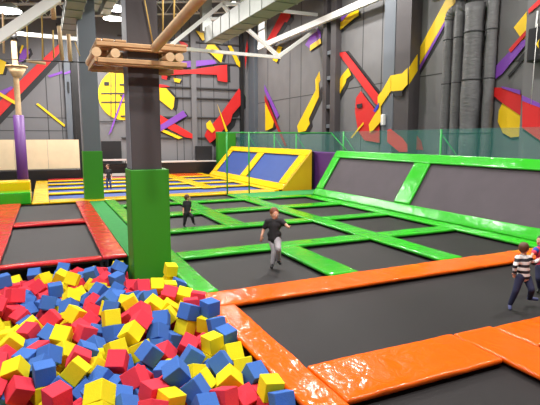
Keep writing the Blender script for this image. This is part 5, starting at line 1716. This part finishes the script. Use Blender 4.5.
    for s in 'lr':
        A_, T_ = W('a'+s), W('t'+s); bm = bmesh.new()
        d = (T_-A_); n_ = Vector((d.x, d.y, 0)); n_ = n_.normalized() if n_.length > .02 else f
        limb(bm, A_-n_*.02*k, A_.lerp(T_, .5), .038*k, .037*k); limb(bm, A_.lerp(T_, .5), T_, .037*k, .034*k); limb(bm, A_, A_+(W('k'+s)-A_).normalized()*.06*k, .036*k, .034*k)
        fuse('shoe' if cl[2] == 'shoe' else 'sock', bm, cl[2], t, .01*k, 2)
    if extra: extra(t, W)
    return t
rt = RT; toward = -HZ
person('boy in a black t-shirt and light grey trousers running with one arm out', (274, 268.5), dict(
    head=(274.5,213.6), neck=(274.6,219), chest=(274.6,225.5), waist=(274.3,234), sl=(267.6,221.6,.05), sr=(281.4,221.2,-.05), hl=(272,240,.04), hr=(277.3,239.5,-.04),
    el=(263.6,229.5,.1), wl=(261.6,236,.0), ml=(261.3,239.5), er=(285.6,224.6,-.15), wr=(288.6,227.2,-.3), mr=(290,229),
    kl=(274.3,252,-.02), al=(272.2,264.3,.02), tl=(271.4,267.2,-.1), kr=(278.3,249,-.22), ar=(278.3,260.8,.05), tr=(280,263.4,-.05)),
    1.14, toward*.9+rt*.35+Vector((0,0,-.2)), ('cloth_black', 'cloth_grey', 'shoe'), 'hair_red')
person('small boy in black top and trousers striding on the trampoline by the near column', (184.5, 227.0), dict(
    head=(187.5,197.6), neck=(187.3,200.8), chest=(187.3,205), waist=(187.2,209.5), sl=(184.7,202.3,-.05), sr=(189.8,202.4,.05), hl=(186,213,-.04), hr=(188.6,213,.04),
    el=(183.3,208,-.05), wl=(183.2,213,-.12), ml=(183.4,215), er=(190,208,.1), wr=(190,212,-.05), mr=(190.3,213.5),
    kl=(185,219.5,0), al=(184,225.2,.05), tl=(185,226.4,-.0), kr=(192,216.5,-.05), ar=(193.6,222.6,.1), tr=(194.8,224,.05)),
    .96, rt*.9+HZ*.3, ('cloth_black', 'cloth_black', 'shoe'), 'hair_brown')
person('child in a black and white striped long-sleeved top running away to the right', (510.5, 310), dict(
    head=(524,248.2), neck=(523.5,255), chest=(523.5,262), waist=(523.3,270), sl=(518,258.3,-.02), sr=(529,258.6,.05), hl=(520,277.5,-.03), hr=(527.2,278,.05),
    el=(515,266.5,-.1), wl=(514.5,273.5,-.05), ml=(514.3,276), er=(534,263.5,.1), wr=(538.5,260,.15), mr=(541,258.5,.15),
    kl=(515.5,291.5,-.05), al=(509.8,304.8,.05), tl=(510,309,.0), kr=(531.5,290,-.1), ar=(529.5,298.6,.2), tr=(537,299.5,.2)),
    .9, rt*.75+HZ*.7, ('cloth_stripes', 'cloth_navy', 'sock'), 'hair_brown', short=False)
def vest(t, W):
    pass
person('child in a pink top with blue collar at the right edge, facing left', (541.5, 293.5), dict(
    head=(541.2,241.2), neck=(541.3,247), chest=(541.2,253.5), waist=(541.4,261), sl=(536.5,249.8,-.05), sr=(546.5,249.8,.05), hl=(539,267.5,-.03), hr=(544,267.5,.05),
    el=(532.8,254,-.1), wl=(530.6,258,-.2), ml=(529,260), er=(549,257,.1), wr=(548,263,-.05), mr=(547.5,266),
    kl=(538.5,278.5,-.1), al=(540,289.4,.05), tl=(537.5,291.8,-.05), kr=(545,279,.05), ar=(547,289,.15), tr=(544.5,291.3,.1)),
    .92, -rt*.9+toward*.35, ('cloth_pink', 'cloth_navy', 'shoe'), 'hair_dark',
    extra=lambda t, W: collar(t, W)) if False else None
def collar(t, W):
    bm = bmesh.new(); n = W('neck'); limb(bm, n-Vector((0,0,.03)), n-Vector((0,0,.055)), .085, .1); limb(bm, W('sl'), W('sl').lerp(W('el'), .35), .064, .062); limb(bm, W('sr'), W('sr').lerp(W('er'), .35), .064, .062)
    fuse('collar', bm, 'cloth_blue', t, .014, 2)
person('child in a pink top with blue collar at the right edge, facing left', (541.5, 293.5), dict(
    head=(541.2,241.2), neck=(541.3,247), chest=(541.2,253.5), waist=(541.4,261), sl=(536.5,249.8,-.05), sr=(546.5,249.8,.05), hl=(539,267.5,-.03), hr=(544,267.5,.05),
    el=(532.8,254,-.1), wl=(530.6,258,-.2), ml=(529,260), er=(549,257,.1), wr=(548,263,-.05), mr=(547.5,266),
    kl=(538.5,278.5,-.1), al=(540,289.4,.05), tl=(537.5,291.8,-.05), kr=(545,279,.05), ar=(547,289,.15), tr=(544.5,291.3,.1)),
    .92, -rt*.9+toward*.35, ('cloth_pink', 'cloth_navy', 'shoe'), 'hair_dark', extra=collar)
person('far child in a black t-shirt standing beside the far grey column', (109.5, 189.6), dict(
    head=(107.6,166.0), neck=(108,169), chest=(108.4,172), waist=(108.6,176), sl=(106,170.3,-.05), sr=(110.8,170.3,.05), hl=(107.3,179,-.04), hr=(109.8,179,.04),
    el=(105.2,174.5,-.1), wl=(105.8,178,-.15), ml=(106,179.5), er=(111.6,174.5,.1), wr=(111.6,178,.0), mr=(111.6,179.5),
    kl=(107,183.5,-.05), al=(107.5,187.8,.0), tl=(107,188.8,-.08), kr=(110.5,183.5,-.05), ar=(110.8,187.6,.1), tr=(111.3,188.6,.05)),
    .98, -rt*.6+toward*.6, ('cloth_black', 'cloth_denim', 'shoe'), 'hair_brown')
